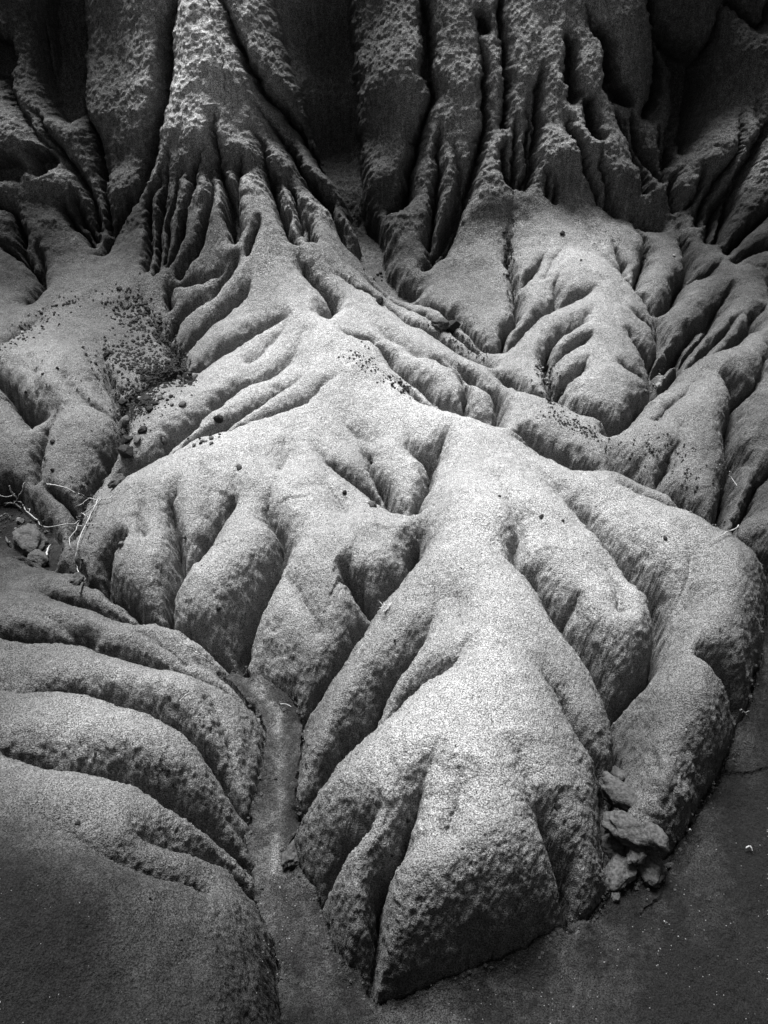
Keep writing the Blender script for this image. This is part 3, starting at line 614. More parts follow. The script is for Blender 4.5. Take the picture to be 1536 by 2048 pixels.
# ------------------------------------------------------------------ which mound or column each piece of the surface belongs to
# thing: (key, name, label, category, group, material, base pixel, [(part name, part label, crest line)...])
THINGS = [
 ('centre', 'eroded_mound', 'long pale clay mound with a central ridge and finger lobes, reaching from cliff to front', 'mound', None, 'S', (900,1900), [
   ('ridge', 'broad pale ridge along the top of the mound', [(560,560),(600,640),(660,720),(760,830),(870,930),(940,1000),(945,1120),(950,1250),(980,1330)]),
   ('toe', 'broad rounded snout with a dark front face', [(990,1400),(960,1550),(940,1700),(950,1830),(860,1900)]),
   ('lobe', 'narrow lobe at the left front of the snout', [(780,1700),(740,1780),(700,1880)]),
   ('lobe', 'blunt left shoulder of the snout', [(800,1560),(720,1620),(640,1700)]),
   ('lobe', 'short finger at the right front of the snout', [(1110,1640),(1150,1720),(1175,1800)]),
   ('lobe', None, [(1090,1370),(1140,1440),(1180,1530),(1215,1600)]),
   ('lobe', 'long finger running down left from the ridge', [(820,1230),(770,1330),(700,1440),(640,1560)]),
   ('lobe', 'thin low tongue tucked beside the snout', [(900,1330),(850,1390),(780,1480),(700,1545)]),
   ('lobe', 'rounded finger right of the ridge', [(1040,1000),(1080,1100),(1140,1200),(1200,1280),(1230,1380)]),
   ('lobe', 'wide outer lobe at the right edge', [(1130,1000),(1250,1080),(1350,1170),(1430,1250),(1380,1340)]),
   ('lobe', 'broken crumbling end of the right lobe', [(1320,1440),(1350,1520),(1340,1600)]),
   ('lobe', None, [(1230,1020),(1300,1055),(1400,1110)]),
   ('lobe', 'large pointed finger of the left fan', [(520,900),(620,1000),(640,1130),(620,1250),(610,1380)]),
   ('lobe', 'short blunt lobe beside the channel head', [(700,1040),(760,1100),(790,1160)]),
   ('lobe', None, [(500,960),(500,1060),(490,1150),(440,1260)]),
   ('lobe', None, [(420,960),(410,1060),(395,1120)]),
   ('lobe', None, [(330,980),(310,1070),(290,1150),(300,1240)]),
   ('lobe', None, [(260,1030),(215,1100),(195,1170)]),
   ('lobe', None, [(590,880),(640,960),(665,975)]),
   ('lobe', 'cracked lobe above the head of the channel', [(640,860),(690,930),(730,1000)]),
   ('lobe', None, [(740,880),(790,950),(805,1030)]),
   ('lobe', 'tiny round tongue in a fork of the channel', [(855,880),(858,925)]),
   ('tongue', 'long tongue sloping down left with a crumbled edge', [(570,700),(480,770),(380,850),(290,930)]),
   ('tongue', None, [(600,750),(540,800),(460,850)]),
   ('tongue', None, [(635,785),(580,815),(545,840)]),
   ('tongue', None, [(520,640),(450,680),(390,720)]),
   ('tongue', None, [(470,610),(420,640),(380,665)]),
 ]),
 ('spurs', 'eroded_ridge', 'pale clay spurs running down right from the cliff foot between two gravelly gullies', 'ridge', None, 'S', (1100,980), [
   ('spur', None, [(640,590),(700,640),(790,690),(860,740),(900,800),(960,880)]),
   ('spur', None, [(700,590),(780,640),(860,690),(930,725)]),
   ('spur', None, [(940,775),(1010,830),(1080,890),(1160,950)]),
   ('spur', None, [(760,600),(840,650),(930,700)]),
 ]),
 ('fan', 'eroded_mound', 'pale fan of clay lobes below the right-hand cliff columns, gravel in its middle gully', 'mound', None, 'S', (1200,860), [
   ('ridge', 'bright crest of the fan', [(1100,470),(1150,540),(1210,620),(1230,700)]),
   ('lobe', 'rounded blunt snout of the fan', [(1210,740),(1215,800),(1220,830)]),
   ('lobe', None, [(960,540),(975,620),(985,660)]),
   ('lobe', None, [(880,580),(870,620)]),
   ('lobe', None, [(1070,610),(1030,670),(1000,710)]),
   ('lobe', None, [(1130,650),(1060,700),(1030,760),(1080,820)]),
   ('lobe', None, [(1165,700),(1125,735)]),
   ('lobe', None, [(1160,770),(1125,800)]),
   ('lobe', None, [(1260,690),(1295,720)]),
   ('lobe', None, [(1230,520),(1262,570)]),
   ('lobe', 'separate pear-shaped lobe beside the fan', [(1285,460),(1310,520),(1320,590)]),
 ]),
 ('fork', 'eroded_mound', 'dark forked clay mound at the right edge under the cliff', 'mound', None, 'S', (1400,720), [
   ('lobe', None, [(1440,560),(1400,620),(1360,670)]),
   ('lobe', None, [(1490,600),(1430,660),(1385,715)]),
 ]),
 ('right', 'eroded_mound', 'grey clay mound peppered with dark grains, right of the pale fan', 'mound', None, 'S', (1300,1010), [
   ('lobe', 'speckled blunt lobe', [(1400,790),(1330,870),(1270,950)]),
   ('lobe', None, [(1520,660),(1440,760),(1400,850),(1380,950),(1350,1040)]),
 ]),
 ('edge', 'eroded_mound', 'dark clay mound cut off by the right edge, below the forked mound', 'mound', None, 'S', (1500,1120), [
   ('lobe', None, [(1530,850),(1500,920),(1480,970)]),
   ('lobe', None, [(1530,1040),(1500,1100)]),
 ]),
 ('left', 'eroded_mound', 'broad grey clay mound at the left edge, below the strip of dark rubble', 'mound', None, 'S', (120,1000), [
   ('lobe', None, [(60,760),(50,860),(30,940)]),
   ('lobe', None, [(150,700),(190,780),(200,830)]),
   ('lobe', None, [(130,860),(190,900),(215,930)]),
 ]),
 ('hump', 'eroded_mound', 'low pale hump at the foot of the dark left cliff, dark stones on both flanks', 'mound', None, 'S', (200,620), [
   ('crest', None, [(190,545),(220,570),(200,620)]),
 ]),
 ('slope', 'eroded_slope', 'dark sandy slope at lower left, cut into long parallel tongues beside the channel', 'slope', None, 'S', (300,1950), [
   ('tongue', 'thin uppermost tongue', [(30,1150),(130,1200),(230,1255)]),
   ('tongue', None, [(60,1230),(200,1290),(330,1345),(470,1390)]),
   ('tongue', 'short stub tongue at the left edge', [(0,1300),(80,1310),(150,1328)]),
   ('tongue', 'paler tongue with a blunt end at the channel', [(60,1390),(200,1390),(340,1440),(460,1520),(490,1590)]),
   ('tongue', 'thick tongue with a spray of dark grains', [(30,1490),(150,1510),(300,1570),(420,1650),(470,1700)]),
   ('tongue', 'lowest pointed tongue', [(60,1640),(200,1690),(330,1735),(460,1770)]),
   ('tongue', 'wide rough ground at the bottom left corner', [(60,1850),(200,1850),(350,1840),(450,1860),(500,1960)]),
 ]),
 ('buttress', 'clay_buttress', 'tall cone-shaped clay buttress left of centre, fluted where it meets the sand', 'buttress', None, 'C', (480,560), [
   ('face', 'crusted pale front of the buttress', [(400,20),(410,120),(400,250),(390,360)]),
   ('root', None, [(500,250),(500,350),(520,450),(540,520)]),
   ('root', 'long thin root curling down the right side', [(560,280),(590,350),(620,440),(660,540)]),
   ('root', None, [(540,120),(570,200),(620,290),(660,360),(690,460)]),
   ('root', None, [(545,235),(610,300),(650,380)]),
   ('flute', None, [(440,410),(445,480),(440,540)]),
   ('flute', None, [(400,440),(385,500),(372,550)]),
   ('flute', None, [(375,440),(360,500),(347,550)]),
   ('flute', None, [(340,450),(330,510),(325,560)]),
   ('flute', None, [(320,450),(305,530)]),
 ]),
 ('panel', 'clay_wall', 'dark smooth wall panel left of the tall cone-shaped buttress', 'wall', None, 'C', (270,440), [
   ('face', None, [(280,30),(270,150),(260,300)]),
 ]),
 ('roots', 'clay_outcrop', 'dark root-like clay outcrop with two hollows at the upper left edge', 'outcrop', None, 'C', (80,540), [
   ('root', None, [(60,170),(100,240),(140,320),(170,400),(190,470)]),
   ('root', None, [(10,190),(60,270),(110,310),(145,370)]),
   ('root', None, [(20,400),(80,420),(120,450),(170,500)]),
   ('root', None, [(20,480),(40,510)]),
 ]),
 ('stub', 'clay_pedestal', 'small dark clay pedestal with a pale cap between outcrop and buttress', 'pedestal', None, 'C', (240,480), [
   ('column', None, [(240,385),(245,450)]),
 ]),
 ('pillar', 'clay_column', 'broad cracked clay column right of the black recess', 'column', None, 'C', (830,520), [
   ('face', None, [(770,60),(800,200),(800,330),(790,440)]),
   ('flute', None, [(855,260),(840,380),(830,490)]),
 ]),
 ('twin', 'clay_column', 'rounded clay column with a forked foot, left of the narrow notched rib', 'column', None, 'C', (880,540), [
   ('face', None, [(900,50),(905,180),(900,240)]),
   ('flute', None, [(890,290),(893,380),(880,460),(865,520)]),
   ('flute', None, [(930,280),(925,350)]),
 ]),
 ('rib', 'clay_rib', 'narrow notched clay rib standing above the small pinnacle', 'rib', None, 'C', (965,320), [
   ('face', None, [(975,60),(980,150),(975,220),(972,270)]),
 ]),
 ('pinnacle', 'clay_pinnacle', 'small pointed clay pinnacle with a pale tip at the head of the sandy fan', 'pinnacle', None, 'C', (960,500), [
   ('face', None, [(985,290),(975,350),(955,430),(930,500)]),
 ]),
 ('organ', 'clay_buttress', 'ribbed clay buttress with dark slots above the pale fan', 'buttress', None, 'C', (1120,430), [
   ('face', 'smooth upper wall', [(1060,40),(1040,150)]),
   ('rib', None, [(1030,220),(1028,320),(1026,400)]),
   ('rib', None, [(1100,140),(1105,240),(1100,320),(1110,400)]),
   ('rib', None, [(1140,80),(1145,180),(1150,280),(1175,350)]),
   ('rib', None, [(1170,90),(1185,200),(1215,300),(1240,400)]),
   ('rib', None, [(1100,190),(1140,320),(1170,400),(1200,440)]),
   ('face', None, [(1220,60),(1240,180)]),
   ('rib', None, [(1260,300),(1290,380)]),
 ]),
 ('shoulder', 'clay_outcrop', 'dark leaning clay outcrop with a curved pale rib at the upper right', 'outcrop', None, 'C', (1400,500), [
   ('face', None, [(1440,130),(1420,200),(1400,300),(1370,400)]),
   ('rib', 'thin curved pale rib', [(1475,220),(1478,280),(1455,340),(1425,400),(1395,470)]),
   ('face', None, [(1530,280),(1500,380),(1460,450)]),
   ('face', None, [(1520,60),(1530,130)]),
 ]),
]
GROUND_SEEDS = [[(740,520),(760,560)],[(820,605),(900,650),(985,712)],[(30,1050),(90,1100)],[(250,700),(320,740),(290,800),(250,870),(170,1060)],[(100,590),(60,600),(20,620)],[(1000,745),(1030,790),(1190,890),(1215,950)],
  [(1335,715),(1340,740),(1310,790)],[(1380,520),(1350,560)],[(740,1265),(760,1235)],[(790,765),(830,795)],[(700,705),(740,720)],[(1440,1130),(1530,1165)],[(240,530),(300,550)],[(1500,520),(1440,560)]]
CLIFF_SEEDS = [[(645,30),(655,200),(690,350),(720,430)],[(150,30),(150,120),(155,230)],[(20,110),(10,60)],[(1340,150),(1345,250)],[(1330,20),(1330,60)],[(60,30),(70,120)]]
DEC = 2
gpx, gpy = PXg[::DEC, ::DEC], PYg[::DEC, ::DEC]; gpi = PI_[::DEC, ::DEC]; gdp = DPg[::DEC, ::DEC]
rR, rC = gpi.shape
lab = np.full((rR, rC), -1, np.int32)
PARTS = []
heap = []
def xs_to_cell(x, sv):
    r = int(np.clip(np.interp(sv, S1, np.arange(nR)), 0, nR - 1)); c = int(np.clip(np.interp(x / depS[r] * FPX + CX, colpx, np.arange(nC)), 0, nC - 1))
    return min(r // DEC, rR - 1), min(c // DEC, rC - 1)
dist = np.full((rR, rC), 1e9)
def seed(pts, idx, crest=True, d0=0.):
    q = catmull(pts, 12) if len(pts) > 1 else np.array(pts, float)
    X, S = ground_xy([p[0] for p in pts], [p[1] for p in pts], 0, crest)
    q = catmull(list(zip(X, S)), 40) if len(pts) > 1 else np.stack([X, S], 1)
    for x, sv in q:
        r, c = xs_to_cell(x, sv); dist[r, c] = d0; lab[r, c] = idx; heap.append((d0, r, c))
PARTS.append(('ground', None, None)); PARTS.append(('cliff', None, None))
for k, t in enumerate(THINGS):
    for pn, pl, line in t[7]:
        seed(line, len(PARTS)); PARTS.append((k, pn, pl))
for l in GROUND_SEEDS: seed(l, 0, False)
for l in CLIFF_SEEDS: seed(l, 1, False)
fmk = FLOORMASK[::DEC, ::DEC]; lab[fmk] = 0; dist[fmk] = 0
isC = GS[::DEC, ::DEC] > sC + .12
colg = np.repeat(colpx[None], nR, 0)[::DEC, ::DEC]
outs = (colg < -90) | (colg > 1640) | (GS[::DEC, ::DEC] > rowS[-1] + .25) | (GS[::DEC, ::DEC] < rowS[0] - .02)
lab[outs & isC] = 1; lab[outs & ~isC] = 0; dist[outs] = 0
edge = np.zeros_like(outs); src = fmk | outs
edge[1:-1, 1:-1] = src[1:-1, 1:-1] & ~(src[:-2, 1:-1] & src[2:, 1:-1] & src[1:-1, :-2] & src[1:-1, 2:])
for r, c in zip(*np.nonzero(edge)): heap.append((0., int(r), int(c)))
heapq.heapify(heap)
costg = (.04 + 2.5 * (1 - gpi) ** 2.5 + .6 * fmk).tolist(); labL = lab.tolist(); dL = dist.tolist()
pop, push = heapq.heappop, heapq.heappush
while heap:
    d, r, c = pop(heap)
    if d > dL[r][c]: continue
    l0 = labL[r][c]; cc = costg[r][c]
    for dr, dc in ((1, 0), (-1, 0), (0, 1), (0, -1)):
        a, b = r + dr, c + dc
        if 0 <= a < rR and 0 <= b < rC:
            nd = d + cc + costg[a][b]
            if nd < dL[a][b]: dL[a][b] = nd; labL[a][b] = l0; push(heap, (nd, a, b))
lab = np.array(labL)
LAB = np.repeat(np.repeat(lab, DEC, 0), DEC, 1)[:nR - 1, :nC - 1]
vis_out = LAB == 0
# ------------------------------------------------------------------ pixel -> point on the finished surface
inF = (PXg > -60) & (PXg < 1600) & (PYg > -60) & (PYg < 2110)
bR, bC = np.nonzero(inF)
bx = (PXg[bR, bC] // 6).astype(int) + 12; by = (PYg[bR, bC] // 6).astype(int) + 12
order = np.argsort(-DPg[bR, bC], kind='stable')
ZB = np.full((380, 300), -1, np.int64)
ZB[by[order], bx[order]] = (bR * nC + bC)[order]
cof = co.reshape(-1, 3); nof = NRM.reshape(-1, 3)
PXf, PYf, DPf = PXg.ravel(), PYg.ravel(), DPg.ravel()
def at(px, py):
    bx, by = int(px // 6) + 12, int(py // 6) + 12
    c = [ZB[j, i] for j in (by - 1, by, by + 1) for i in (bx - 1, bx, bx + 1) if 0 <= j < 380 and 0 <= i < 300 and ZB[j, i] >= 0]
    c = min(c, key=lambda k: (PXf[k] - px) ** 2 + (PYf[k] - py) ** 2 + 4000 * (DPf[k] - min(DPf[q] for q in c)) ** 2) if c else 0
    p = cof[c].astype(float); n = nof[c].astype(float)
    z = Vector(p); nv = Vector(n); a_ = (px - CX) / FPX; b_ = -(py - CY) / FPX; ray = Vector((a_, CP + b_ * SP, -SP + b_ * CP)); o_ = Vector((0, 0, CAM_Z)); dn = ray.dot(nv)
    if abs(dn) > .12:
        q = o_ + ray * ((z - o_).dot(nv) / dn)
        if (q - z).length < .03: z = q
    else: z = z + Vector(((px - PXf[c]) * DPf[c] / FPX, 0, 0))
    return z, nv, float(DPf[c])
# ------------------------------------------------------------------ the mounds, columns and the ground between them
for nm, idx, mt in (('ground', 0, M_SAND), ('cliff', 1, M_CLIFF)):
    o = grid_piece(nm, LAB == idx, mt); o['kind'] = 'structure'
for k, t in enumerate(THINGS):
    key, nm, label, cat, grp, mt, bp, parts = t
    p, n, _ = at(*bp)
    e = bpy.data.objects.new(nm, None); scn.collection.objects.link(e); e.location = p; e.empty_display_size = .1
    e['label'] = label; e['category'] = cat
    for idx, (kk, pn, pl) in enumerate(PARTS):
        if kk != k or not isinstance(kk, int): continue
        m = LAB == idx
        if m.sum() < 4: continue
        o = grid_piece(pn, m, M_SAND if mt == 'S' else M_CLIFF, e, tuple(p))
        if pl: o['label'] = pl

# ------------------------------------------------------------------ loose things
def plain_mat(name, col, rough=.9, var=.5, scale=60):
    m = bpy.data.materials.new(name); m.use_nodes = True; n = m.node_tree; b = n.nodes['Principled BSDF']; b.inputs['Roughness'].default_value = rough; b.inputs['Specular IOR Level'].default_value = .2
    t = n.nodes.new('ShaderNodeTexNoise'); t.inputs['Scale'].default_value = scale; t.inputs['Detail'].default_value = 4
    g = n.nodes.new('ShaderNodeNewGeometry'); n.links.new(g.outputs['Position'], t.inputs['Vector'])
    r = n.nodes.new('ShaderNodeMapRange'); r.inputs[1].default_value = .3; r.inputs[2].default_value = .7; r.inputs[3].default_value = col * (1 - var); r.inputs[4].default_value = col * (1 + var)
    n.links.new(t.outputs[0], r.inputs[0]); c = n.nodes.new('ShaderNodeCombineColor')
    for k in range(3): n.links.new(r.outputs[0], c.inputs[k])
    n.links.new(c.outputs[0], b.inputs['Base Color'])
    bu = n.nodes.new('ShaderNodeBump'); bu.inputs['Strength'].default_value = .8; bu.inputs['Distance'].default_value = .004; n.links.new(t.outputs[0], bu.inputs['Height']); n.links.new(bu.outputs[0], b.inputs['Normal'])
    return m
M_DARK = plain_mat('dark_ironstone', .008, .8, .6, 150); M_PALE = plain_mat('white_quartz', .12, .6, .25, 200); M_GREY = plain_mat('grey_stone', .055, .9, .5, 150); M_CLOD = plain_mat('crumbled_clay', .034, .95, .6, 160)
M_TWIG = plain_mat('bleached_wood', .2, .8, .35, 150); M_BARK = plain_mat('dead_bark', .04, .9, .7, 120); M_STRAW = plain_mat('dry_straw', .36, .7, .3, 300)
import bmesh
def rock_mesh(name, mat, seed, sub=2, angular=.35):
    rr = random.Random(seed); bm = bmesh.new(); bmesh.ops.create_icosphere(bm, subdivisions=sub, radius=1)
    planes = [(Vector((rr.uniform(-1, 1), rr.uniform(-1, 1), rr.uniform(-1, 1))).normalized(), rr.uniform(.45, .85)) for _ in range(9)]
    ph = [rr.uniform(0, 6) for _ in range(3)]
    for v in bm.verts:
        for n, d in planes:
            k = v.co.dot(n)
            if k > d: v.co -= n * (k - d) * .92
        v.co *= 1 + angular * .3 * math.sin(v.co.x * 5 + ph[0]) * math.sin(v.co.y * 6 + ph[1]) * math.sin(v.co.z * 5 + ph[2])
    me = bpy.data.meshes.new(name); bm.to_mesh(me); bm.free(); me.materials.append(mat); return me
def clod_mesh(seed):
    rr = random.Random(seed); bm = bmesh.new(); bmesh.ops.create_icosphere(bm, subdivisions=4, radius=1)
    P = np.array([v.co for v in bm.verts]); off = seed * 3.3
    k = 1 + .45 * fbm3(P + off, 1.3, 2, seed) + .22 * fbm3(P + off, 4.5, 3, seed + 5)
    for v, f in zip(bm.verts, k): v.co *= float(f)
    me = bpy.data.meshes.new('clod'); bm.to_mesh(me); bm.free(); me.materials.append(M_CLOD)
    for p_ in me.polygons: p_.use_smooth = True
    return me
ST = {'d': [rock_mesh('stone', M_DARK, 10 + i, 1 + (i > 3)) for i in range(7)], 'w': [rock_mesh('stone', M_PALE, 30 + i, 1) for i in range(4)], 'g': [rock_mesh('stone', M_GREY, 40 + i, 2) for i in range(4)], 'c': [clod_mesh(50 + i) for i in range(6)]}
def stone(px, py, size, kind, label, group, squash=.7, name=None, asp=1.0):
    p, n, d = at(px, py); r = size * .5 * d / FPX
    o = bpy.data.objects.new(name or ('clod' if kind == 'c' else 'stone'), random.choice(ST[kind])); scn.collection.objects.link(o)
    q = n.to_track_quat('Z', 'Y') if kind != 'c' else Vector((0, -.3, 1)).to_track_quat('Z', 'Y'); o.rotation_mode = 'QUATERNION'
    from mathutils import Quaternion
    o.rotation_quaternion = q @ Quaternion((0, 0, 1), random.uniform(0, 6.28)) @ Quaternion((1, 0, 0), random.uniform(-.3, .3))
    o.scale = (r * random.uniform(.9, 1.25) * asp, r * random.uniform(.8, 1.05), r * squash * random.uniform(.8, 1.2))
    o.location = p + n * r * .3
    o['label'] = label; o['category'] = 'clod' if kind == 'c' else 'stone'
    if group: o['group'] = group
    return o
# clusters: (label, group, count, sizes, kinds, line or area)
def along(line, n, spread, sizes, kinds, label, group):
    line = np.array(line, float); L_ = np.concatenate([[0], np.cumsum(np.hypot(*np.diff(line, axis=0).T))])
    made = []
    for _ in range(n):
        t = random.uniform(0, L_[-1]); x = np.interp(t, L_, line[:, 0]) + random.gauss(0, spread); y = np.interp(t, L_, line[:, 1]) + random.gauss(0, spread * .6)
        if x < 0 or x > 1530: continue
        k = random.choice(kinds); sz = sizes[0] + (sizes[1] - sizes[0]) * random.random() ** 2
        made.append((x, y, sz, stone(x, y, sz, k, label.format({'d': 'dark', 'w': 'white', 'g': 'grey'}[k]), group)))
    left = list(made)
    for word, key in (('largest', lambda m: -m[2]), ('leftmost', lambda m: m[0]), ('rightmost', lambda m: -m[0]), ('farthest', lambda m: m[1]), ('nearest', lambda m: -m[1]), ('smallest', lambda m: m[2]),
                      ('second from the left', lambda m: m[0]), ('second from the right', lambda m: -m[0]), ('second largest', lambda m: -m[2]), ('second farthest', lambda m: m[1]), ('second nearest', lambda m: -m[1]), ('third from the left', lambda m: m[0]), ('third from the right', lambda m: -m[0]), ('third largest', lambda m: -m[2])):
        if len(left) < 2: break
        m = min(left, key=key); left.remove(m); m[3]['label'] = word + ' of the ' + group
along([(15,690),(60,665),(110,625),(145,595)], 20, 12, (5, 11), 'dddddg', 'small {} chip on the sandy flank left of the low pale hump', 'chips on the flank left of the pale hump')
along([(245,580),(280,600),(310,640)], 24, 16, (5, 13), 'dddddg', 'small {} chip strewn at the cliff foot right of the low pale hump', 'chips right of the pale hump')
along([(250,620),(280,660),(330,690)], 20, 20, (5, 11), 'ddddgw', '{} chip on the open sand of the rubble strip, above its big stones', 'chips in the upper rubble strip')
along([(215,700),(240,760),(300,740)], 15, 24, (4, 9), 'dddg', '{} chip on the sandy slope left of the biggest rubble', 'chips left of the rubble')
along([(325,735),(380,755)], 16, 10, (9, 26), 'dd', '{} angular stone in the upper knot of rubble against the pale tongues', 'stones of the upper rubble knot')
along([(245,795),(285,805),(340,800)], 22, 10, (9, 28), 'dddg', '{} angular stone in the crowded middle of the rubble strip', 'stones of the middle rubble knot')
along([(1015,440),(1013,500),(1020,560)], 18, 5, (4, 12), 'ddddg', '{} chip in the upright gully at the head of the pale fan', 'chips in the fan head gully')
along([(1090,730),(1088,760),(1100,800)], 24, 8, (6, 11), 'ddwwg', '{} pebble in the gully curving round the fan snout', 'pebbles by the fan snout')
along([(1110,830),(1150,860)], 10, 7, (4, 8), 'ddg', '{} pebble on the sand just left below the fan snout', 'pebbles below the fan snout')
along([(775,755),(800,775),(815,780)], 12, 9, (7, 14), 'd', '{} stone in the hollow right of the main ridge crest', 'stones in the hollow right of the ridge')
along([(285,1530),(330,1545),(345,1570)], 13, 14, (6, 11), 'd', '{} nodule stuck in the thick tongue at lower left', 'nodules on the thick tongue')
along([(1290,900),(1350,910),(1380,960)], 18, 26, (5, 8), 'd', '{} grain in the speckled lobe right of the pale fan', 'grains on the speckled lobe')
along([(1300,790),(1320,760),(1330,730)], 8, 7, (5, 10), 'dwwg', '{} pebble in the gully right of the fan', 'pebbles right of the fan')
along([(740,540),(770,560)], 7, 10, (6, 14), 'gdd', '{} stone in the recess behind the main buttress foot', 'stones in the recess')
along([(440,865),(400,885),(370,890)], 12, 8, (5, 13), 'cddg'.replace('c', 'g'), '{} crumb in the broken hollow of the long left tongue', 'crumbs in the broken hollow')
along([(1440,930),(1450,1000),(1430,1060)], 8, 8, (4, 6), 'gw', '{} speck in the gully at the right edge', 'specks in the right gully')
along([(20,1040),(70,1060),(60,1100)], 12, 16, (8, 22), 'ddg', '{} lump in the dark litter pit at the left edge', 'lumps in the litter pit')
for px, py, sz, k, lb in [
 (215,712,22,'d','dark stone alone on the sandy slope left of the rubble strip'), (256,884,30,'d','large dark stone at the lower end of the rubble, upper of a stacked pair'), (254,906,32,'d','large dark stone at the lower end of the rubble, lower of a stacked pair'),
 (277,880,22,'g','pale grey flat stone beside the two large dark rubble stones'), (252,845,30,'g','rounded grey stone half sunk above the two large dark rubble stones'), (285,862,24,'d','dark stone above the pale grey flat stone'),
 (240,890,14,'d','small dark stone left of the two large dark rubble stones'), (326,884,16,'g','round grey stone stuck in the side of the long left tongue'), (435,838,24,'d','dark stone wedged between two pale tongues'),
 (900,655,44,'d','broken dark slab in the gully under the fan lobes'), (762,600,22,'d','dark stone at the foot of the long thin spurs'), (1125,466,13,'d','flat dark stone on the bright head of the fan'), (1287,514,10,'d','small dark stone in the crease left of the pear-shaped lobe'),
 (745,925,9,'d','tiny dark stone above the channel head'), (690,985,11,'d','dark stone beside the cracked lobe'), (742,1008,16,'g','grey stone capping the tip of the cracked lobe'), (856,970,10,'d','dark stone below the tiny round tongue'),
 (1083,1033,11,'d','dark pebble on the rounded finger right of the ridge'), (998,993,8,'d','dark pebble at the head of the crease right of the ridge'), (1126,1042,8,'d','dark pebble in the upper crease of the wide outer lobe'), (1330,1076,10,'d','dark pebble near the far edge of the wide outer lobe'),
 (816,1640,11,'d','dark nodule high on the left side of the big snout'), (783,1710,9,'d','dark nodule on the narrow lobe of the big snout'), (1112,1612,10,'d','dark nodule high on the right side of the big snout'), (925,1696,7,'d','tiny dark nodule on the middle of the big snout'),
 (436,1218,10,'d','dark nodule on the blunt finger of the left fan'), (434,1345,9,'d','dark pebble on the tongue just below the left fan'), (466,1344,8,'d','dark pebble at the tip of the tongue just below the left fan'), (789,1281,8,'d','tiny dark pebble on the long finger left of the ridge'),
 (154,1646,12,'d','dark nodule on the lowest pointed tongue'), (456,1512,10,'d','dark nodule near the blunt end of the paler tongue'), (192,1507,9,'d','dark nodule alone on the thick tongue'), (300,1796,8,'d','dark nodule under the lowest pointed tongue'), (361,1880,9,'d','dark nodule on the rough bottom left ground'),
 (105,884,13,'d','dark stone low on the left grey mound'), (90,916,9,'d','small dark stone in the groove of the left grey mound'), (105,940,9,'d','small dark stone beside the bleached twigs, above them'), (115,737,8,'d','small dark stone at the top of the left grey mound'),
 (86,748,7,'d','tiny dark stone left of the top of the left grey mound'), (52,784,7,'d','tiny dark stone near the left edge of the left grey mound'), (1316,770,13,'w','white pebble in the gully right of the fan snout'), (310,690,11,'w','white pebble in the rubble strip above the upper knot'),
 (43,661,10,'w','white pebble near the left edge below the dark outcrop'), (1348,512,8,'w','white pebble right of the pear-shaped lobe'), (1162,520,7,'w','tiny white pebble in the crack on the fan'), (280,798,12,'w','white stone among the dark middle rubble'), (272,868,12,'w','white stone beside the large dark rubble pair'),
 (244,1090,14,'g','grey chip in the groove of the outermost left finger'), (371,1073,10,'g','grey pebble in the narrow groove of the left fan'), (480,935,14,'g','pale flat chip lying at the top of the left fan groove'), (1383,1019,9,'w','white pebble on the grey mound at the right'), (1372,1460,8,'w','white grain on the broken right lobe')]:
    stone(px, py, sz * 1.1, k, lb, None)
# clods of broken clay in front of the right lobe
for px, py, sz, asp, lb in [(1262,1655,70,1.3,'large crumbly clay clod between the snout and the broken right lobe'), (1236,1690,52,1.1,'clay clod under the large crumbly clod, against the snout'), (1275,1700,40,1.2,'small clay clod under the middle of the large crumbly clod'),
   (1245,1735,66,1.4,'flat clay clod at the foot of the broken right lobe'), (1303,1672,54,1,'rounded clay clod at the base of the broken right lobe'), (1296,1728,60,1,'lowest clay clod at the tip of the broken right lobe'),
   (1255,1600,66,1.3,'clay clod jutting from the gap above the large crumbly clod'), (1238,1556,46,1,'clay clod high in the gap beside the broken right lobe'), (592,1712,40,1.2,'knob of clay at the left shoulder of the big snout'),
   (235,966,24,1.2,'pale clay clod at the tip of the outermost left tongue'), (745,1010,18,1,'crumbled clay lump at the tip of the cracked lobe'), (60,1088,60,1.6,'dark clay block in the litter pit at the left edge'), (72,1120,36,1.3,'dark clay clod below the block in the litter pit'),
   (880,655,30,1.3,'dark clay clod beside the broken slab in the gully'), (1228,1793,20,1,'crumb of clay on the floor right of the snout foot'), (150,1165,28,1,'small clay knob beside the outermost left finger')]:
    stone(px, py, sz, 'c', lb, None, .75, None, asp)
# gravel too fine to count
def scatter(name, spots, mat):
    vs, fs = [], []
    base = [(1,0,0),(-1,0,0),(0,1,0),(0,-1,0),(0,0,1),(0,0,-.6)]; F = [(0,2,4),(2,1,4),(1,3,4),(3,0,4),(2,0,5),(1,2,5),(3,1,5),(0,3,5)]
    for px, py, sz in spots:
        p, n, d = at(px, py); r = sz * .5 * d / FPX; a = random.uniform(0, 6.28); b = len(vs)
        for x, y, z in base:
            j = random.uniform(.7, 1.3); X = (x * math.cos(a) - y * math.sin(a)) * r * j; Y = (x * math.sin(a) + y * math.cos(a)) * r * j
            vs.append(p + Vector((X, Y, z * r * .7 * j)) + n * r * .25)
        fs += [tuple(b + q for q in f) for f in F]
    me = bpy.data.meshes.new(name); me.from_pydata([tuple(v) for v in vs], [], fs); me.materials.append(mat)
    o = bpy.data.objects.new(name, me); scn.collection.objects.link(o); o['kind'] = 'stuff'; o['label'] = name.replace('_', ' ') + ' lying loose on the sand and in the gullies'
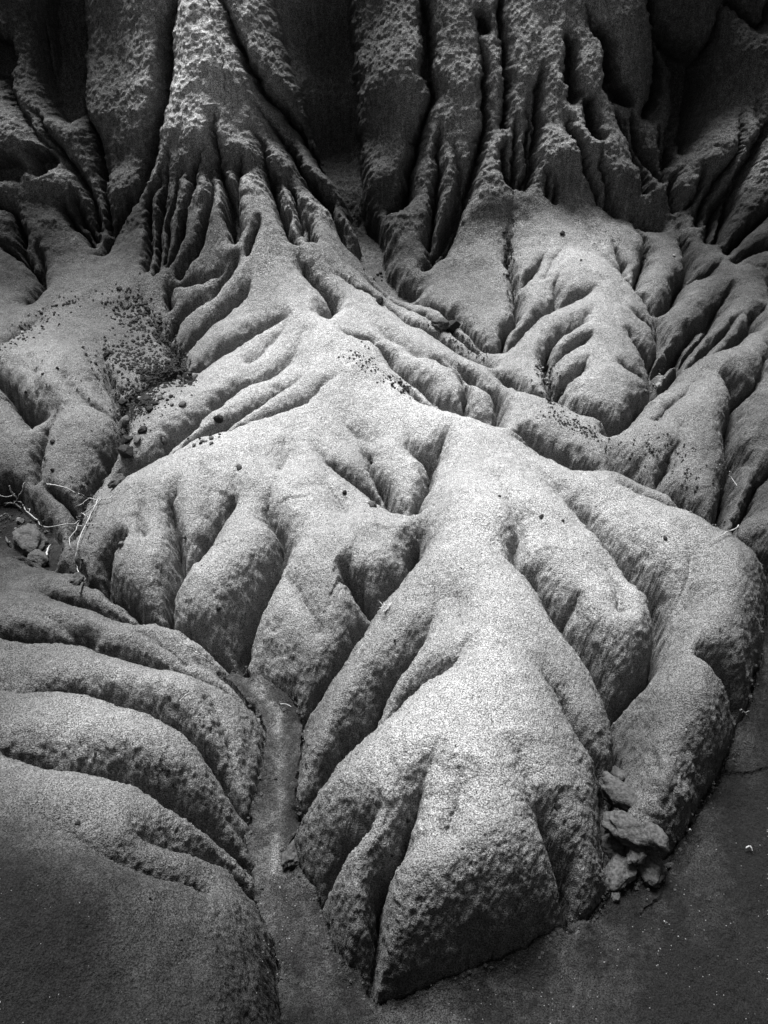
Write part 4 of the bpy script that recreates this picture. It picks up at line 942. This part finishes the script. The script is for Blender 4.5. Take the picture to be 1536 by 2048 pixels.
def spots(n, areas, sizes):
    out = []
    for _ in range(n):
        x0, y0, x1, y1, sp = random.choice(areas); t = random.random()
        out.append((min(1535, max(0, x0 + (x1 - x0) * t + random.gauss(0, sp))), y0 + (y1 - y0) * t + random.gauss(0, sp * .6), random.uniform(*sizes)))
    return out
G1 = [(0,700,150,590,16),(240,580,340,700,28),(250,700,350,760,28),(240,780,330,810,22),(300,720,370,750,10),(240,780,300,810,14),(250,830,250,900,9),(250,700,350,760,20),(200,700,260,850,26),(1015,430,1025,600,7),(1088,720,1110,830,12),(0,1020,80,1100,30),(1260,870,1400,960,45),(700,700,830,790,14),(850,640,980,715,10),(1120,835,1200,875,12),(180,960,160,1080,16)]
scatter('dark_gravel', spots(2000, G1, (2.2, 6.0)) + spots(1100, [(340,700,370,760,12),(330,740,280,800,16),(290,790,250,830,12),(250,600,330,720,22),(220,700,330,760,24)], (3.5, 9)) + spots(350, [(300,900,1300,1300,260),(900,1500,1000,1800,200),(50,700,200,950,80),(100,1300,400,1700,120)], (2, 4)), M_DARK)
scatter('pale_grit', spots(170, G1, (2, 3.6)) + spots(240, [(1250,1900,1536,1700,90),(560,1750,560,1950,25),(1300,1850,1450,2040,110),(900,2010,1200,1990,40)], (1.2, 3.2)) + spots(40, [(50,1800,300,2040,140)], (1.2, 2.6)), M_PALE)

foot = [p_ for p_ in POLY[0][1] if p_[0] < 1540 and p_[1] < 2040]
fs_ = []
for a_, b_ in zip(foot[:-1], foot[1:]):
    n_ = int(math.hypot(b_[0] - a_[0], b_[1] - a_[1]) / 6) if a_[0] > 560 else int(math.hypot(b_[0] - a_[0], b_[1] - a_[1]) / 12)
    for _ in range(n_):
        t_ = random.random(); fs_.append((a_[0] + (b_[0] - a_[0]) * t_ + random.gauss(0, 9), min(2047, a_[1] + (b_[1] - a_[1]) * t_ + random.gauss(4, 9)), random.choice((3, 3, 4, 5, 6, 9))))
scatter('clay_crumbs', fs_ + spots(90, [(1210,1740,1320,1760,22)], (4, 12)), M_CLOD)

# twigs and straw
def tube(name, pts, r0, r1, mat, lift=.006, parent=None, origin=None):
    P = []
    q = catmull(pts, 5)
    for x, y in q:
        p, n, d = at(x, y); P.append(p + n * lift)
    P = np.array(P); K = smooth1 if len(P) > 9 else (lambda a, k: a)
    P = np.stack([K(P[:, k], 2) for k in range(3)], 1)
    P += RNG.normal(0, r0 * .4, P.shape)
    vs, fs = [], []; m = 6
    for i, p in enumerate(P):
        t = Vector(P[min(i + 1, len(P) - 1)] - P[max(i - 1, 0)]).normalized(); u = t.orthogonal().normalized(); v = t.cross(u); r = r0 + (r1 - r0) * i / (len(P) - 1); r *= random.uniform(.85, 1.2)
        for k in range(m): a = k * 2 * math.pi / m; vs.append(Vector(p) + (u * math.cos(a) + v * math.sin(a)) * r)
    for i in range(len(P) - 1):
        for k in range(m): fs.append((i * m + k, i * m + (k + 1) % m, (i + 1) * m + (k + 1) % m, (i + 1) * m + k))
    fs += [tuple(range(m)), tuple(range(len(vs) - m, len(vs)))[::-1]]
    o0 = Vector(P[0]) if origin is None else origin
    me = bpy.data.meshes.new(name); me.from_pydata([tuple(v - o0) for v in vs], [], fs); me.materials.append(mat)
    for pl in me.polygons: pl.use_smooth = True
    o = bpy.data.objects.new(name, me); scn.collection.objects.link(o)
    if parent: o.parent = parent
    else: o.location = o0
    return o, o0
def twig(main, subs, label, r=.0021, mat=None, lift=.012):
    mat = mat or M_TWIG
    p, n, d = at(*main[0]); e = bpy.data.objects.new('twig', None); scn.collection.objects.link(e); e.location = p; e['label'] = label; e['category'] = 'twig'
    st, _ = tube('stem', main, r, r * .5, mat, lift, e, p)
    for b in subs: tube('branchlet', b, r * .7, r * .35, mat, lift, st, p)
twig([(95,967),(120,970),(145,985),(170,995),(197,1003),(225,1002),(245,985),(262,968)], [[(172,996),(160,1008),(150,1012)],[(225,1002),(237,990),(243,982)]], 'bleached twig arching over the left mound towards the left fan, uppermost of the twigs')
twig([(48,1015),(60,1030),(80,1047),(110,1052),(140,1053),(170,1053),(205,1050)], [[(140,1053),(150,1045),(162,1040)],[(60,1030),(62,1020),(58,1010)]], 'bleached twig lying level from the litter pit to the left fan')
twig([(202,1003),(195,1020),(185,1040),(172,1065),(162,1090),(155,1120),(152,1155)], [[(185,1040),(172,1032),(160,1030)]], 'bleached twig crossing the others and hanging down to the clay knob', .0024)
twig([(210,1003),(190,1020),(165,1035),(150,1050),(143,1080),(150,1098)], [], 'short hooked bleached twig between the level twig and the hanging twig')
twig([(20,968),(28,985),(38,1000),(50,1018)], [[(28,985),(12,990),(0,986)],[(38,1000),(30,1012),(12,1010)],[(55,965),(48,985),(38,1000)]], 'frayed tangle of dead wood above the litter pit', .0028, None, .015)
twig([(8,1005),(25,1008),(45,1022)], [[(0,1040),(15,1032),(22,1040)],[(12,1080),(18,1092),(24,1090)]], 'splintered dark stick at the left edge in the litter pit', .005, M_BARK)
twig([(168,1115),(171,1145),(160,1188)], [], 'dark bark sliver upright beside the outermost left finger', .005, M_BARK)
twig([(90,1122),(98,1105),(106,1095)], [], 'pale wood splinter between the litter pit and the small knob', .004)
twig([(380,1295),(392,1308),(405,1318),(420,1326)], [[(380,1307),(395,1315)]], 'short pale twig at the foot of the blunt finger of the left fan', .0022)
twig([(358,1400),(370,1390),(383,1384)], [], 'tiny pale twig in the crease below the left fan', .0016)
twig([(562,1411),(572,1414),(584,1417)], [], 'tiny pale twig on the channel sand beside the pointed finger', .0016)
twig([(1452,940),(1468,955),(1480,975)], [], 'thin pale twig in the right gully, upper of two', .0018)
twig([(1472,1048),(1450,1072),(1418,1090)], [], 'thin pale twig in the right gully, lower of two', .0018)
twig([(1474,1413),(1482,1421),(1490,1422)], [[(1478,1420),(1488,1428)]], 'pale straw on the dark side of the right lobe', .0015)
twig([(1370,1652),(1378,1664)], [], 'pale splinter on the floor beside the broken right lobe', .002)
twig([(1492,1704),(1500,1700),(1504,1704)], [], 'tiny curled splinter on the dark floor at right', .0018)
twig([(1328,1846),(1332,1852)], [], 'tiny white splinter on the dark floor below the broken lobe', .0016)
twig([(720,1315),(728,1300),(733,1290)], [[(728,1300),(742,1285),(748,1278)]], 'pale straw stalk in the channel right of the pointed finger', .0016)
# straw tuft
p, n, d = at(772, 1222)
e = bpy.data.objects.new('straw_tuft', None); scn.collection.objects.link(e); e.location = p; e['label'] = 'tuft of pale dry straw sprouting in the channel beside the blunt lobe'; e['category'] = 'straw'
for k in range(16):
    a = random.uniform(0, 6.28); L_ = random.uniform(.015, .035); tip = Vector((math.cos(a) * L_ * .7, math.sin(a) * L_ * .7, L_ * random.uniform(.4, 1)))
    s_ = tip.cross(Vector((0, 0, 1))).normalized() * .0009; vs = [-s_, s_, tip * .5 + s_ + Vector((0, 0, .004)), tip * .5 - s_ + Vector((0, 0, .004)), tip]
    nn = s_.cross(tip).normalized() * .0008; vs += [v + nn for v in vs]
    me = bpy.data.meshes.new('blade'); me.from_pydata([tuple(v) for v in vs], [], [(0,1,2,3),(3,2,4),(5,8,7,6),(8,9,7),(0,3,8,5),(1,6,7,2),(3,4,9,8),(2,7,9,4),(0,5,6,1)]); me.materials.append(M_STRAW)
    o = bpy.data.objects.new('blade', me); scn.collection.objects.link(o); o.parent = e
